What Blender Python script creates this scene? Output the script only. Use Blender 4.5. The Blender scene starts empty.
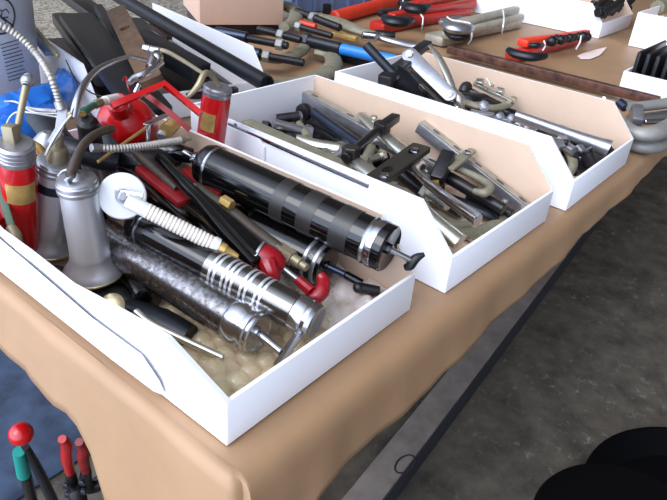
import bpy, bmesh, math, random
from mathutils import Vector, Matrix
random.seed(7)
PI = math.pi
scene = bpy.context.scene
COL = scene.collection
V = Vector

# ------------------------------------------------------------------ camera
TZ = 0.75                       # height of the table top above the floor
FPX = 642.45                    # focal length in pixels of the 667 px wide frame
RIGHT = V((0.637306, -0.766821, 0.076326))
DOWN = V((-0.351593, -0.377479, -0.856675))
FWD = V((0.685728, 0.519129, -0.510179))
EYE = V((-0.240404, -0.270002, 0.400523 + TZ))
cam_data = bpy.data.cameras.new('camera')
cam = bpy.data.objects.new('camera', cam_data)
COL.objects.link(cam)
cam_data.sensor_width = 36.0
cam_data.lens = FPX / 667.0 * 36.0
cam_data.clip_start = 0.02
cam_data.clip_end = 200
cam.matrix_world = Matrix(((RIGHT.x, -DOWN.x, -FWD.x, EYE.x), (RIGHT.y, -DOWN.y, -FWD.y, EYE.y),
                           (RIGHT.z, -DOWN.z, -FWD.z, EYE.z), (0, 0, 0, 1)))
scene.camera = cam

# ------------------------------------------------------------------ daylight and exposure
scene.view_settings.view_transform = 'Standard'
scene.view_settings.look = 'None'
scene.view_settings.gamma = 1
scene.view_settings.use_curve_mapping = False
scene.view_settings.exposure = 0.0
world = bpy.data.worlds.new('open_shed_daylight')
scene.world = world
world.use_nodes = True
wn, wl = world.node_tree.nodes, world.node_tree.links
wn.clear()
w_out = wn.new('ShaderNodeOutputWorld')
w_bg = wn.new('ShaderNodeBackground')
w_tc = wn.new('ShaderNodeTexCoord')
w_dot = wn.new('ShaderNodeVectorMath'); w_dot.operation = 'DOT_PRODUCT'
w_dot.inputs[1].default_value = V((-0.92, 0.12, 0.30)).normalized()
w_ramp = wn.new('ShaderNodeValToRGB')
e = w_ramp.color_ramp.elements
e[0].position = 0.0; e[0].color = (0.17, 0.165, 0.17, 1)
e[1].position = 1.0; e[1].color = (3.3, 3.8, 4.8, 1)
for pos, c in ((0.45, (0.26, 0.25, 0.26, 1)), (0.62, (0.70, 0.74, 0.86, 1)), (0.80, (1.9, 2.2, 2.8, 1))):
    k = e.new(pos); k.color = c
w_map = wn.new('ShaderNodeMapRange')
w_map.inputs[1].default_value = -1; w_map.inputs[2].default_value = 1
wl.new(w_tc.outputs['Generated'], w_dot.inputs[0])
wl.new(w_dot.outputs['Value'], w_map.inputs[0])
wl.new(w_map.outputs[0], w_ramp.inputs[0])
wl.new(w_ramp.outputs[0], w_bg.inputs[0])
wl.new(w_bg.outputs[0], w_out.inputs[0])
w_bg.inputs[1].default_value = 1.0
sun_data = bpy.data.lights.new('hazy_sun', 'SUN')
sun_data.energy = 1.5
sun_data.angle = math.radians(35)
sun_data.color = (1.0, 0.95, 0.88)
sun = bpy.data.objects.new('hazy_sun', sun_data)
COL.objects.link(sun)
sun.rotation_euler = V((0.66, -0.12, -0.76)).to_track_quat('-Z', 'Y').to_euler()

# ------------------------------------------------------------------ helpers
def P(u, v, h=0.0):
    """world point at height h above the table top seen at photo position u, v"""
    d = FWD + RIGHT * ((u - 333.5) / FPX) + DOWN * ((v - 250.0) / FPX)
    return EYE + d * ((h + TZ - EYE.z) / d.z)

def PX(u, v, x):
    d = FWD + RIGHT * ((u - 333.5) / FPX) + DOWN * ((v - 250.0) / FPX)
    return EYE + d * ((x - EYE.x) / d.x)

def mpp(p):
    """metres per photo pixel at a world point"""
    return (p - EYE).dot(FWD) / FPX

def lin(r, g, b):
    f = lambda c: (c / 255.0) / 12.92 if c / 255.0 <= 0.04045 else ((c / 255.0 + 0.055) / 1.055) ** 2.4
    return (f(r), f(g), f(b), 1.0)

def material(name, rgb, rough=0.5, metal=0.0, var=0.0, scale=40.0, bump=0.0, rgb2=None, coat=0.0,
             alpha=1.0, trans=0.0, rvar=0.0, thresh=None, spec=None, detail=6.0, stretch=None):
    m = bpy.data.materials.new(name)
    m.use_nodes = True
    n, l = m.node_tree.nodes, m.node_tree.links
    b = n['Principled BSDF']
    c = lin(*rgb)
    b.inputs['Base Color'].default_value = c
    b.inputs['Roughness'].default_value = rough
    b.inputs['Metallic'].default_value = metal
    b.inputs['Coat Weight'].default_value = coat
    b.inputs['Alpha'].default_value = alpha
    b.inputs['Transmission Weight'].default_value = trans
    if spec is not None:
        b.inputs['Specular IOR Level'].default_value = spec
    if var or bump or rgb2 or rvar:
        tc = n.new('ShaderNodeTexCoord')
        nz = n.new('ShaderNodeTexNoise')
        nz.inputs['Scale'].default_value = scale
        nz.inputs['Detail'].default_value = detail
        nz.inputs['Roughness'].default_value = 0.62
        if stretch:
            mp = n.new('ShaderNodeMapping')
            mp.inputs['Scale'].default_value = stretch
            l.new(tc.outputs['Object'], mp.inputs[0]); l.new(mp.outputs[0], nz.inputs['Vector'])
        else:
            l.new(tc.outputs['Object'], nz.inputs['Vector'])
        if var or rgb2:
            r = n.new('ShaderNodeValToRGB')
            c2 = lin(*rgb2) if rgb2 else tuple(x * (1 - var) for x in c[:3]) + (1,)
            lo, hi = thresh if thresh else (0.35, 0.65)
            r.color_ramp.elements[0].position = lo; r.color_ramp.elements[0].color = c2
            r.color_ramp.elements[1].position = hi; r.color_ramp.elements[1].color = c
            l.new(nz.outputs['Fac'], r.inputs[0]); l.new(r.outputs[0], b.inputs['Base Color'])
        if rvar:
            mr = n.new('ShaderNodeMapRange')
            mr.inputs[1].default_value = 0.35; mr.inputs[2].default_value = 0.65
            mr.inputs[3].default_value = rough + rvar; mr.inputs[4].default_value = rough
            l.new(nz.outputs['Fac'], mr.inputs[0]); l.new(mr.outputs[0], b.inputs['Roughness'])
        if bump:
            bp = n.new('ShaderNodeBump')
            bp.inputs['Strength'].default_value = bump
            bp.inputs['Distance'].default_value = 0.002
            l.new(nz.outputs['Fac'], bp.inputs['Height']); l.new(bp.outputs[0], b.inputs['Normal'])
    return m

M = {
 'white_card': material('white_coated_card', (236, 236, 240), 0.55),
 'kraft_card': material('kraft_card', (206, 178, 154), 0.8, var=0.06, scale=25),
 'paper': material('brown_wrapping_paper', (160, 126, 93), 0.5, var=0.12, scale=9, bump=0.6),
 'concrete': material('worn_concrete', (108, 100, 88), 0.62, rgb2=(62, 57, 50), scale=11, bump=1.0, detail=15, thresh=(0.34, 0.70), rvar=0.1),
 'gravel': material('speckled_gravel', (176, 168, 152), 0.9, rgb2=(96, 88, 78), scale=45, bump=0.8, detail=3, thresh=(0.4, 0.6)),
 'plank': material('grey_weathered_plank', (124, 114, 106), 0.8, var=0.35, scale=14, bump=0.3),
 'wood': material('table_plywood', (150, 115, 78), 0.7, var=0.2, scale=12),
 'black_paint': material('glossy_black_paint', (6, 6, 7), 0.10, coat=0.12, rvar=0.08, scale=70),
 'black_satin': material('satin_dark_band', (46, 43, 42), 0.34, metal=0.2),
 'black_iron': material('black_oxide_iron', (48, 46, 48), 0.34, metal=0.55, var=0.4, scale=90),
 'black_plastic': material('black_plastic', (16, 16, 18), 0.45),
 'black_rubber': material('matt_black_rubber', (3, 3, 4), 0.75, spec=0.08),
 'blue_steel': material('blued_steel', (58, 66, 84), 0.3, metal=0.75, var=0.3, scale=60),
 'dark_chrome': material('smoky_chrome', (128, 126, 122), 0.15, metal=1.0, rvar=0.12, scale=60),
 'chrome': material('chrome', (184, 185, 190), 0.13, metal=1.0, rvar=0.12, scale=60),
 'worn_chrome': material('worn_pitted_chrome', (146, 144, 146), 0.2, metal=1.0, rgb2=(82, 78, 78), scale=230, thresh=(0.34, 0.66), rvar=0.15, detail=8),
 'zinc': material('zinc_plated_steel', (216, 213, 200), 0.22, metal=0.9, var=0.2, scale=50, rvar=0.15),
 'bar_steel': material('galvanised_bar', (186, 185, 176), 0.34, metal=0.75, var=0.3, scale=40),
 'grey_steel': material('grey_steel', (172, 171, 176), 0.3, metal=0.8, var=0.2, scale=60),
 'aluminium': material('satin_aluminium', (222, 224, 230), 0.3, metal=0.75, var=0.10, scale=45, rvar=0.1),
 'alu_gold': material('brass_tinted_rim', (206, 190, 150), 0.35, metal=0.8, var=0.15, scale=50),
 'crossplate': material('brown_black_plate', (58, 54, 48), 0.4, metal=0.4, var=0.2, scale=60),
 'forged': material('olive_grey_forging', (140, 134, 112), 0.6, metal=0.25, var=0.3, scale=50),
 'pale_forged': material('pale_grey_forging', (150, 148, 142), 0.55, metal=0.3, var=0.25, scale=30),
 'brass': material('brass', (222, 184, 112), 0.32, metal=0.55, var=0.3, scale=80),
 'red': material('red_enamel', (190, 12, 20), 0.26, coat=0.4, var=0.2, scale=30),
 'red_orange': material('orange_red_enamel', (228, 58, 28), 0.4, var=0.15, scale=25),
 'dark_red': material('worn_red_enamel', (146, 22, 26), 0.4, var=0.4, scale=40),
 'red_plastic': material('red_plastic', (140, 8, 22), 0.3),
 'wrench_grey': material('bare_grey_wrench_steel', (176, 168, 150), 0.5, metal=0.3, var=0.25, scale=40),
 'wrench_red': material('worn_orange_red_paint', (196, 42, 32), 0.4, var=0.3, scale=35),
 'rust': material('rusty_brown_steel', (112, 74, 58), 0.5, metal=0.4, rgb2=(58, 40, 36), scale=60),
 'brown_paint': material('brown_painted_bar', (104, 76, 54), 0.55, rgb2=(70, 54, 42), scale=50),
 'gunmetal': material('dark_grey_steel', (40, 42, 48), 0.36, metal=0.5, var=0.3, scale=45),
 'white_plastic': material('white_plastic', (226, 226, 226), 0.35),
 'ivory_plastic': material('ivory_ribbed_plastic', (222, 214, 202), 0.4),
 'pail_plastic': material('pale_pail_plastic', (206, 212, 220), 0.35, var=0.05, scale=6),
 'print': material('dark_printing', (40, 40, 44), 0.6),
 'blue_sheet': material('blue_sheet', (60, 78, 104), 0.75, rgb2=(32, 42, 62), scale=9, bump=0.4, detail=8),
 'blue_bag': material('bright_blue_plastic', (32, 112, 205), 0.3, var=0.25, scale=14, bump=0.5),
 'blue_paint': material('blue_painted_handle', (34, 122, 205), 0.4),
 'crate_blue': material('grey_blue_crate', (96, 116, 150), 0.5),
 'teal': material('teal_sleeve', (22, 140, 128), 0.45),
 'olive_green': material('dark_green_lever', (58, 82, 62), 0.5),
 'green_hose': material('dark_green_hose', (28, 92, 66), 0.4),
 'dark_hose': material('brown_black_hose', (70, 58, 46), 0.5, var=0.4, scale=90),
 'coil_grey': material('dull_coil_wire', (172, 166, 156), 0.4, metal=0.4),
 'khaki_metal': material('khaki_fitting', (150, 138, 112), 0.45, metal=0.6),
 'bubble': material('bubble_wrap', (226, 212, 168), 0.06, alpha=0.30, coat=0.6, spec=0.8),
 'clear_film': material('clear_crumpled_film', (236, 226, 222), 0.10, alpha=0.34, spec=0.8, bump=0.8, scale=60),
 'thin_wire': material('thin_wire', (190, 188, 184), 0.4, metal=0.3),
 'tie': material('white_cable_tie', (235, 235, 235), 0.4),
 'scrap': material('pinkish_white_paper', (236, 214, 206), 0.7),
 'added_roof': material('added_roof_boards', (176, 164, 148), 0.8, var=0.2, scale=4),
 'carton': material('pinkish_carton', (206, 172, 150), 0.8, var=0.06, scale=20),
}

def add_flecks(m, light, scale, mask_scale):
    n, l = m.node_tree.nodes, m.node_tree.links
    b = n['Principled BSDF']; src = b.inputs['Base Color'].links[0].from_socket
    tc = n.new('ShaderNodeTexCoord')
    a = n.new('ShaderNodeTexNoise'); a.inputs['Scale'].default_value = scale; a.inputs['Detail'].default_value = 8; a.inputs['Roughness'].default_value = 0.7
    k = n.new('ShaderNodeTexNoise'); k.inputs['Scale'].default_value = mask_scale; k.inputs['Detail'].default_value = 3
    ra = n.new('ShaderNodeMapRange'); ra.inputs[1].default_value = 0.56; ra.inputs[2].default_value = 0.74
    rk = n.new('ShaderNodeMapRange'); rk.inputs[1].default_value = 0.38; rk.inputs[2].default_value = 0.66
    mu = n.new('ShaderNodeMath'); mu.operation = 'MULTIPLY'
    mx = n.new('ShaderNodeMix'); mx.data_type = 'RGBA'; mx.inputs[7].default_value = lin(*light)
    l.new(tc.outputs['Object'], a.inputs['Vector']); l.new(tc.outputs['Object'], k.inputs['Vector'])
    l.new(a.outputs['Fac'], ra.inputs[0]); l.new(k.outputs['Fac'], rk.inputs[0])
    l.new(ra.outputs[0], mu.inputs[0]); l.new(rk.outputs[0], mu.inputs[1])
    l.new(mu.outputs[0], mx.inputs[0]); l.new(src, mx.inputs[6]); l.new(mx.outputs[2], b.inputs['Base Color'])
add_flecks(M['concrete'], (176, 170, 156), 34, 3.0)
add_flecks(M['worn_chrome'], (236, 236, 238), 120, 20)

class MB:
    """collects shapes (in the frame M) into one mesh"""
    def __init__(self, frame=None):
        self.bm = bmesh.new(); self.M = frame if frame else Matrix.Identity(4); self.mi = 0
    def _v(self, co):
        return self.bm.verts.new(self.M @ V(co))
    def _f(self, vs):
        try:
            f = self.bm.faces.new(vs); f.material_index = self.mi; f.smooth = True; return f
        except ValueError:
            return None
    def box(self, c, s, bev=0.0):
        c, s = V(c), V(s) * 0.5
        vs = [self._v((c.x + a * s.x, c.y + b * s.y, c.z + d * s.z)) for a in (-1, 1) for b in (-1, 1) for d in (-1, 1)]
        fs = [self._f([vs[i] for i in q]) for q in ((0, 1, 3, 2), (4, 6, 7, 5), (0, 4, 5, 1), (2, 3, 7, 6), (0, 2, 6, 4), (1, 5, 7, 3))]
        if bev:
            es = list({e for f in fs for e in f.edges})
            bmesh.ops.bevel(self.bm, geom=es, offset=bev, segments=2, affect='EDGES', profile=0.5)
        return self
    def lathe(self, prof, seg=28, x0=0.0):
        """profile of (x, r) turned about the local X axis"""
        rings = []
        for x, r in prof:
            if r < 1e-7:
                rings.append([self._v((x + x0, 0, 0))])
            else:
                rings.append([self._v((x + x0, r * math.cos(2 * PI * i / seg), r * math.sin(2 * PI * i / seg))) for i in range(seg)])
        for a, b in zip(rings, rings[1:]):
            for i in range(seg):
                j = (i + 1) % seg
                if len(a) == 1 and len(b) == 1: continue
                if len(a) == 1: self._f([a[0], b[j], b[i]])
                elif len(b) == 1: self._f([a[i], a[j], b[0]])
                else: self._f([a[i], a[j], b[j], b[i]])
        if len(rings[0]) > 1: self._f(list(reversed(rings[0])))
        if len(rings[-1]) > 1: self._f(rings[-1])
        return self
    def cyl(self, a, b, r, r2=None, seg=20):
        old = self.M; a, b = V(a), V(b)
        self.M = old @ axis_frame(a, b)
        L = (b - a).length; r2 = r if r2 is None else r2
        c = min(r, r2, L) * 0.12
        self.lathe([(0, r - c), (c, r), (L - c, r2), (L, r2 - c)], seg)
        self.M = old
        return self
    def hexa(self, a, b, r):
        return self.cyl(a, b, r, seg=6)
    def ball(self, c, r, seg=20, squash=(1, 1, 1)):
        old = self.M
        self.M = old @ Matrix.Translation(V(c)) @ Matrix.Diagonal((*squash, 1))
        n = max(6, seg // 2)
        self.lathe([(-r * math.cos(PI * i / n), r * math.sin(PI * i / n)) for i in range(n + 1)], seg)
        self.M = old
        return self
    def prism(self, poly, z0, z1, bev=0.0, holes=()):
        """flat plate with outline poly in local XY; holes are (x, y, r) or (x, y, rx, ry)"""
        bm2 = bmesh.new(); es = []
        def loop(pts):
            vs = [bm2.verts.new((x, y, z0)) for x, y in pts]
            es.extend(bm2.edges.new((vs[i], vs[(i + 1) % len(vs)])) for i in range(len(vs)))
        loop(poly)
        for h in holes:
            rx, ry = h[2], h[3] if len(h) > 3 else h[2]
            loop([(h[0] + rx * math.cos(-2 * PI * i / 14), h[1] + ry * math.sin(-2 * PI * i / 14)) for i in range(14)])
        bmesh.ops.triangle_fill(bm2, edges=es, use_beauty=True, use_dissolve=False)
        r = bmesh.ops.extrude_face_region(bm2, geom=bm2.faces[:])
        bmesh.ops.translate(bm2, verts=[g for g in r['geom'] if isinstance(g, bmesh.types.BMVert)], vec=(0, 0, z1 - z0))
        bmesh.ops.recalc_face_normals(bm2, faces=bm2.faces[:])
        bmesh.ops.dissolve_limit(bm2, angle_limit=0.02, verts=bm2.verts[:], edges=bm2.edges[:]) if not holes else None
        if bev:
            edges = [e for e in bm2.edges if len(e.link_faces) == 2 and e.calc_face_angle(0) > 0.6]
            bmesh.ops.bevel(bm2, geom=edges, offset=bev, segments=2, affect='EDGES', profile=0.5, clamp_overlap=True)
        mp = {v: self._v(v.co) for v in bm2.verts}
        for f in bm2.faces: self._f([mp[v] for v in f.verts])
        bm2.free()
        return self
    def tube(self, pts, r, seg=10, sub=6, smooth=True, rib=None, flat=1.0):
        """swept tube; r number or list per point; rib=(pitch, depth) adds rings; flat squashes the section"""
        pts = [V(p) for p in pts]
        rs = r if isinstance(r, (list, tuple)) else [r] * len(pts)
        path, rad = [], []
        if smooth and len(pts) > 2:
            for i in range(len(pts) - 1):
                p0 = pts[max(i - 1, 0)]; p1 = pts[i]; p2 = pts[i + 1]; p3 = pts[min(i + 2, len(pts) - 1)]
                for k in range(sub):
                    t = k / sub
                    path.append(0.5 * ((2 * p1) + (p2 - p0) * t + (2 * p0 - 5 * p1 + 4 * p2 - p3) * t * t + (3 * p1 - p0 - 3 * p2 + p3) * t ** 3))
                    rad.append(rs[i] * (1 - t) + rs[i + 1] * t)
            path.append(pts[-1]); rad.append(rs[-1])
        else:
            path, rad = list(pts), list(rs)
        if rib:
            pitch, depth = rib
            np_, nr = [], []
            carry = 0.0
            for i in range(len(path) - 1):
                a, b = path[i], path[i + 1]; L = (b - a).length
                n = max(1, int(round(L / (pitch / 4))))
                for k in range(n):
                    np_.append(a.lerp(b, k / n)); s = carry + L * k / n
                    nr.append((rad[i] * (1 - k / n) + rad[i + 1] * k / n) - depth * (0.5 + 0.5 * math.cos(2 * PI * s / pitch)))
                carry += L
            np_.append(path[-1]); nr.append(rad[-1])
            path, rad = np_, nr
        up = None; rings = []
        for i, p in enumerate(path):
            d = (path[min(i + 1, len(path) - 1)] - path[max(i - 1, 0)]).normalized()
            if up is None:
                up = V((0, 0, 1)) if abs(d.z) < 0.9 else V((1, 0, 0))
            side = d.cross(up).normalized(); up = side.cross(d).normalized()
            rings.append([self._v(p + side * rad[i] * math.cos(2 * PI * k / seg) + up * rad[i] * flat * math.sin(2 * PI * k / seg)) for k in range(seg)])
        for a, b in zip(rings, rings[1:]):
            for i in range(seg):
                j = (i + 1) % seg
                self._f([a[i], a[j], b[j], b[i]])
        self._f(list(reversed(rings[0]))); self._f(rings[-1])
        return self
    def build(self, name, mats, parent=None, sharp=35, root=None):
        me = bpy.data.meshes.new(name)
        bmesh.ops.recalc_face_normals(self.bm, faces=self.bm.faces[:])
        if parent is not None:
            inv = WORLD[parent.name].inverted()
            self.bm.transform(inv)
            W = WORLD[parent.name]
        else:
            W = Matrix.Identity(4)
            if root is not None:
                W = Matrix.Translation(root); self.bm.transform(W.inverted())
        self.bm.to_mesh(me); self.bm.free()
        for m in (mats if isinstance(mats, (list, tuple)) else [mats]):
            me.materials.append(M[m])
        me.set_sharp_from_angle(angle=math.radians(sharp))
        o = bpy.data.objects.new(name, me)
        COL.objects.link(o)
        if parent is not None:
            o.parent = parent
        else:
            o.matrix_world = W
        WORLD[o.name] = W.copy()
        return o

WORLD = {}

def axis_frame(a, b, up=V((0, 0, 1))):
    """frame at a with X towards b and Z as near up as can be"""
    x = (V(b) - V(a)).normalized()
    if abs(x.dot(up)) > 0.97: up = V((0, 1, 0)) if abs(x.y) < 0.9 else V((1, 0, 0))
    y = V(up).cross(x).normalized(); z = x.cross(y)
    return Matrix(((x.x, y.x, z.x, a[0]), (x.y, y.y, z.y, a[1]), (x.z, y.z, z.z, a[2]), (0, 0, 0, 1)))

def tag(o, label, cat, group=None, kind=None):
    o['label'] = label; o['category'] = cat
    if group: o['group'] = group
    if kind: o['kind'] = kind
    return o

def thing(name, loc, label, cat, group=None):
    o = bpy.data.objects.new(name, None)
    o.empty_display_size = 0.02
    COL.objects.link(o)
    o.location = loc
    WORLD[o.name] = Matrix.Translation(V(loc))
    return tag(o, label, cat, group)

def structure(mb, name, mat):
    o = mb.build(name, mat); o['kind'] = 'structure'; return o

def at(*q):
    return [P(*p) for p in q]

# ------------------------------------------------------------------ the setting
f = MB()
N = 40
f.box((4.0, 0.6, -0.05), (10.4, 12, 0.1))
structure(f, 'floor', 'concrete')
g = MB()
g.box((4.0, 6.2, 0.006), (10.4, 7.4, 0.012))
structure(g, 'ground_yard', 'gravel')
r = MB()
r.box((5.0, 0.0, 3.3), (8.4, 14, 0.12))  # unseen roof, added to block overhead light; near edge set for brightness
structure(r, 'unseen_roof', 'added_roof')

# ------------------------------------------------------------------ table and its paper cover
TX0, TX1, TY0, TY1 = -0.012, 3.3, -0.018, 1.13
table = thing('work_table', (1.6, 0.55, 0), 'long plywood work table under brown paper', 'table')
mb = MB(); mb.box(((TX0 + TX1) / 2 + 0.01, (TY0 + TY1) / 2 + 0.01, TZ - 0.016), (TX1 - TX0 - 0.03, TY1 - TY0 - 0.02, 0.026), 0.003)
mb.build('tabletop', 'wood', table)
for lx in (0.35, 1.6, 3.0):
    for ly in (0.42, 1.0):
        mb = MB(); mb.box((lx, ly, (TZ - 0.029) / 2), (0.06, 0.06, TZ - 0.029), 0.004)
        mb.build('leg', 'wood', table)
for ly in (0.42, 1.0):
    mb = MB(); mb.box((1.675, ly, TZ - 0.075), (2.71, 0.03, 0.09), 0.003)
    mb.build('apron', 'wood', table)

def interp(x, tab):
    if x <= tab[0][0]: return tab[0][1]
    for (a, va), (b, vb) in zip(tab, tab[1:]):
        if x <= b: return va + (vb - va) * (x - a) / (b - a)
    return tab[-1][1]

def paper_cover():
    mb = MB()
    hang_front = [(-0.02, 0.30), (0.035, 0.26), (0.062, 0.10), (0.075, 0.083), (0.2, 0.082), (0.34, 0.074), (0.47, 0.071), (0.67, 0.056), (0.95, 0.042), (1.1, 0.032), (2.0, 0.03), (3.3, 0.03)]
    hang_left = [(-0.03, 0.30), (0.10, 0.26), (0.145, 0.19), (0.152, 0.155), (0.164, 0.10), (0.184, 0.076), (0.33, 0.074), (1.2, 0.07)]
    per = []                      # (point, outward normal, hang)
    ys = [TY1 - (TY1 - TY0) * i / 70 for i in range(71)]
    for y in ys: per.append((V((TX0, y, 0)), V((-1, 0, 0)), interp(y, hang_left)))
    for k in range(1, 4):
        a = PI + PI / 2 * k / 4
        per.append((V((TX0, TY0, 0)), V((math.cos(a), math.sin(a), 0)), 0.30))
    n = 140
    for i in range(n + 1):
        x = TX0 + (TX1 - TX0) * (i / n) ** 1.6
        per.append((V((x, TY0 - 0.008 * min(1, max(0, x - 0.45)), 0)), V((0, -1, 0)), interp(x, hang_front)))
    prof = [(0.0, 0.0), (0.008, -0.0012), (0.014, -0.005), (0.019, -0.013), (0.021, -0.024)]
    rows = []
    rnd = random.Random(3)
    ph = [rnd.uniform(0, 6) for _ in range(6)]
    for i, (p, nrm, h) in enumerate(per):
        s = p.x * 1.0 - p.y * 1.3
        wav = 0.0035 * math.sin(s * 21 + ph[0]) + 0.0025 * math.sin(s * 47 + ph[1]) + 0.0012 * math.sin(s * 110 + ph[2])
        col = []
        sc = 0.5 if i <= 71 else (0.6 if i < 75 else 1.0)
        for q, (o, z) in enumerate(prof):
            o, z = o * sc, z * sc
            k = 0.25 * q / 4
            col.append(mb._v(p + nrm * (o + wav * k) + V((0, 0, TZ + z + 0.001))))
        m = 7
        for j in range(1, m + 1):
            t = j / m
            z = -0.024 * sc - (h - 0.024 * sc) * t
            o = 0.021 * sc + 0.004 * t + (1 - sc) * 0.012 * t + wav * (0.25 + 0.35 * t)
            col.append(mb._v(p + nrm * o + V((0, 0, TZ + z + 0.001))))
        rows.append(col)
    for a, b in zip(rows, rows[1:]):
        for j in range(len(a) - 1): mb._f([a[j], a[j + 1], b[j + 1], b[j]])
    # top sheet, gently rippled
    xs = [TX0 + (TX1 - TX0) * (i / n) ** 1.6 for i in range(n + 1)]
    grid = []
    for j, y in enumerate(ys):
        line = []
        for i, x in enumerate(xs):
            if i == 0: line.append(rows[j][0]); continue
            if j == 70: line.append(rows[73 + i + 1][0] if 73 + i + 1 < len(rows) else rows[-1][0]); continue
            z = 0.0008 * math.sin(x * 17 + y * 9) * math.sin(y * 23 - x * 5)
            line.append(mb._v((x, y, TZ + 0.001 + z - 0.0008)))
        grid.append(line)
    for a, b in zip(grid, grid[1:]):
        for i in range(len(a) - 1): mb._f([a[i], b[i], b[i + 1], a[i + 1]])
    bmesh.ops.remove_doubles(mb.bm, verts=mb.bm.verts[:], dist=1e-5)
    root = V((1.6, 0.55, TZ))
    o = mb.build('paper_cover', 'paper', root=root, sharp=50)
    sol = o.modifiers.new('thickness', 'SOLIDIFY'); sol.thickness = 0.0008; sol.offset = -1
    return tag(o, 'brown wrapping paper spread over the table and hanging over its edge', 'table cover')
cover = paper_cover()
mb = MB()                                            # folded crease hanging at the left end
pts = [PX(44, 352, -0.0368), PX(52, 352, -0.0368), PX(62, 368, -0.0372), PX(78, 418, -0.0372), PX(70, 414, -0.0368), PX(54, 388, -0.0368)]
fr = [mb._v(p) for p in pts]; bk = [mb._v(p + V((0.0015, 0, 0))) for p in pts]
mb._f(fr); mb._f(list(reversed(bk)))
for i in range(len(fr)): mb._f([fr[i], bk[i], bk[(i + 1) % 6], fr[(i + 1) % 6]])
WORLD[cover.name] = cover.matrix_world.copy() if False else Matrix.Translation(V((1.6, 0.55, TZ)))
mb.bm.free()

# ------------------------------------------------------------------ floor pieces
mb = MB(axis_frame(V((0.30, 0.111, 0)), V((3.2, 0.386, 0))))
mb.box((1.45, 0.036, 0.035), (2.95, 0.068, 0.07), 0.006)
plank = mb.build('floor_beam', 'plank', root=V((0.3, 0.15, 0)))
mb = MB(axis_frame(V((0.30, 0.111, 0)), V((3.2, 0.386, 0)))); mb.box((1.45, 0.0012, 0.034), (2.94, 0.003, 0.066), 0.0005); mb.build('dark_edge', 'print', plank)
tag(plank, 'long grey weathered beam lying on the concrete floor in front of the table', 'beam')
c = P(405, 464, -TZ + 0.0702)
mb = MB(); mb.tube([c + V((0.020 * math.cos(a) * 1.5, 0.016 * math.sin(a), 0.0003)) for a in [2 * PI * i / 20 for i in range(21)]], 0.0022, seg=6, smooth=False, flat=0.3)
mb.build('ring_mark', 'print', plank)

mb = MB()
nx, ny = 44, 40
vs = [[None] * (ny + 1) for _ in range(nx + 1)]
for i in range(nx + 1):
    for j in range(ny + 1):
        x = -0.7 + 2.2 * i / nx; y = 0.702 + 1.5 * j / ny
        z = 0.006 + 0.004 * math.sin(x * 19 + y * 7) * math.sin(y * 14 - x * 6) + 0.002 * math.sin(x * 45 - y * 30)
        vs[i][j] = mb._v((x, y + 0.004 * math.sin(x * 11), max(z, 0.0015)))
for i in range(nx):
    for j in range(ny): mb._f([vs[i][j], vs[i + 1][j], vs[i + 1][j + 1], vs[i][j + 1]])
sh = mb.build('ground_sheet', 'blue_sheet', root=V((0.4, 1.4, 0)))
sh.modifiers.new('thickness', 'SOLIDIFY').thickness = 0.001
tag(sh, 'smudged blue sheet spread on the floor below the table end', 'sheet')

# ------------------------------------------------------------------ open-fronted white card boxes
BH, BF, BS, BT = 0.0976, 0.0465, 0.0485, 0.0042       # side height, front height, slope run, card thickness
def bin_box(name, ox, oy, yaw, W, D, label, z=0.0, left=None, flap=None, H=BH, F=BF, S=BS, right=None, inner='kraft_card', HB=None):
    T = Matrix.Translation(V((ox, oy, TZ + 0.002 + z))) @ Matrix.Rotation(yaw, 4, 'Z')
    o = thing(name, T.translation, label, 'box', 'open fronted white card boxes')
    def side(x, sgn, prof):
        mb = MB(T)
        outs, ins = [], []
        for (y, zt, xo) in prof:
            co, ci = [], []
            for k in range(5):
                t = k / 4; z_ = zt * t; dx = xo * t ** 1.4
                co.append(mb._v((x + dx, y, z_))); ci.append(mb._v((x + dx + sgn * BT, y, z_)))
            outs.append(co); ins.append(ci)
        for a, b, c, d in zip(outs, outs[1:], ins, ins[1:]):
            for k in range(4):
                mb.mi = 0; mb._f([a[k], a[k + 1], b[k + 1], b[k]])
                mb.mi = 1; mb._f([c[k], d[k], d[k + 1], c[k + 1]])
            mb.mi = 0
            mb._f([a[4], c[4], d[4], b[4]]); mb._f([a[0], b[0], d[0], c[0]])
        for a, c in ((outs[0], ins[0]), (outs[-1], ins[-1])):
            for k in range(4): mb._f([a[k], c[k], c[k + 1], a[k + 1]])
        return mb
    std = [(0.0, F, 0), (S, H, 0), (S + 0.05, H, 0), (D * 0.5, H, 0), (D, H, 0)]
    side(0.0, 1, left or std).build('side_panel', ('white_card', inner), o, sharp=25)
    side(W, -1, right or std).build('side_panel', ('white_card', inner), o, sharp=25)
    mb = MB(T); mb.box((W / 2, BT / 2 - 0.0005, F / 2), (W - 0.0006, BT, F), 0.0012); mb.build('front_panel', 'white_card', o)
    mb = MB(T); mb.box((W / 2, D - BT / 2, (HB or H) / 2), (W - 0.0006, BT, HB or H), 0.0008); mb.build('back_panel', 'white_card', o)
    mb = MB(T); mb.box((W / 2, D / 2, 0.0016), (W - 0.002, D - 0.002, 0.003)); mb.build('base_panel', 'kraft_card', o)
    if flap:
        mb = MB(T)
        n = len(flap)
        a = [mb._v((x, y, z_)) for x, y, z_ in flap]; b = [mb._v((x - 0.003, y, z_)) for x, y, z_ in flap]
        h = n // 2
        for k in range(h - 1):
            mb._f([a[k], a[k + 1], a[n - 2 - k], a[n - 1 - k]]); mb._f([b[k], b[n - 1 - k], b[n - 2 - k], b[k + 1]])
        for k in range(n): mb._f([a[k], b[k], b[(k + 1) % n], a[(k + 1) % n]])
        mb.build('side_flap', 'white_card', o)
    return o, T

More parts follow.
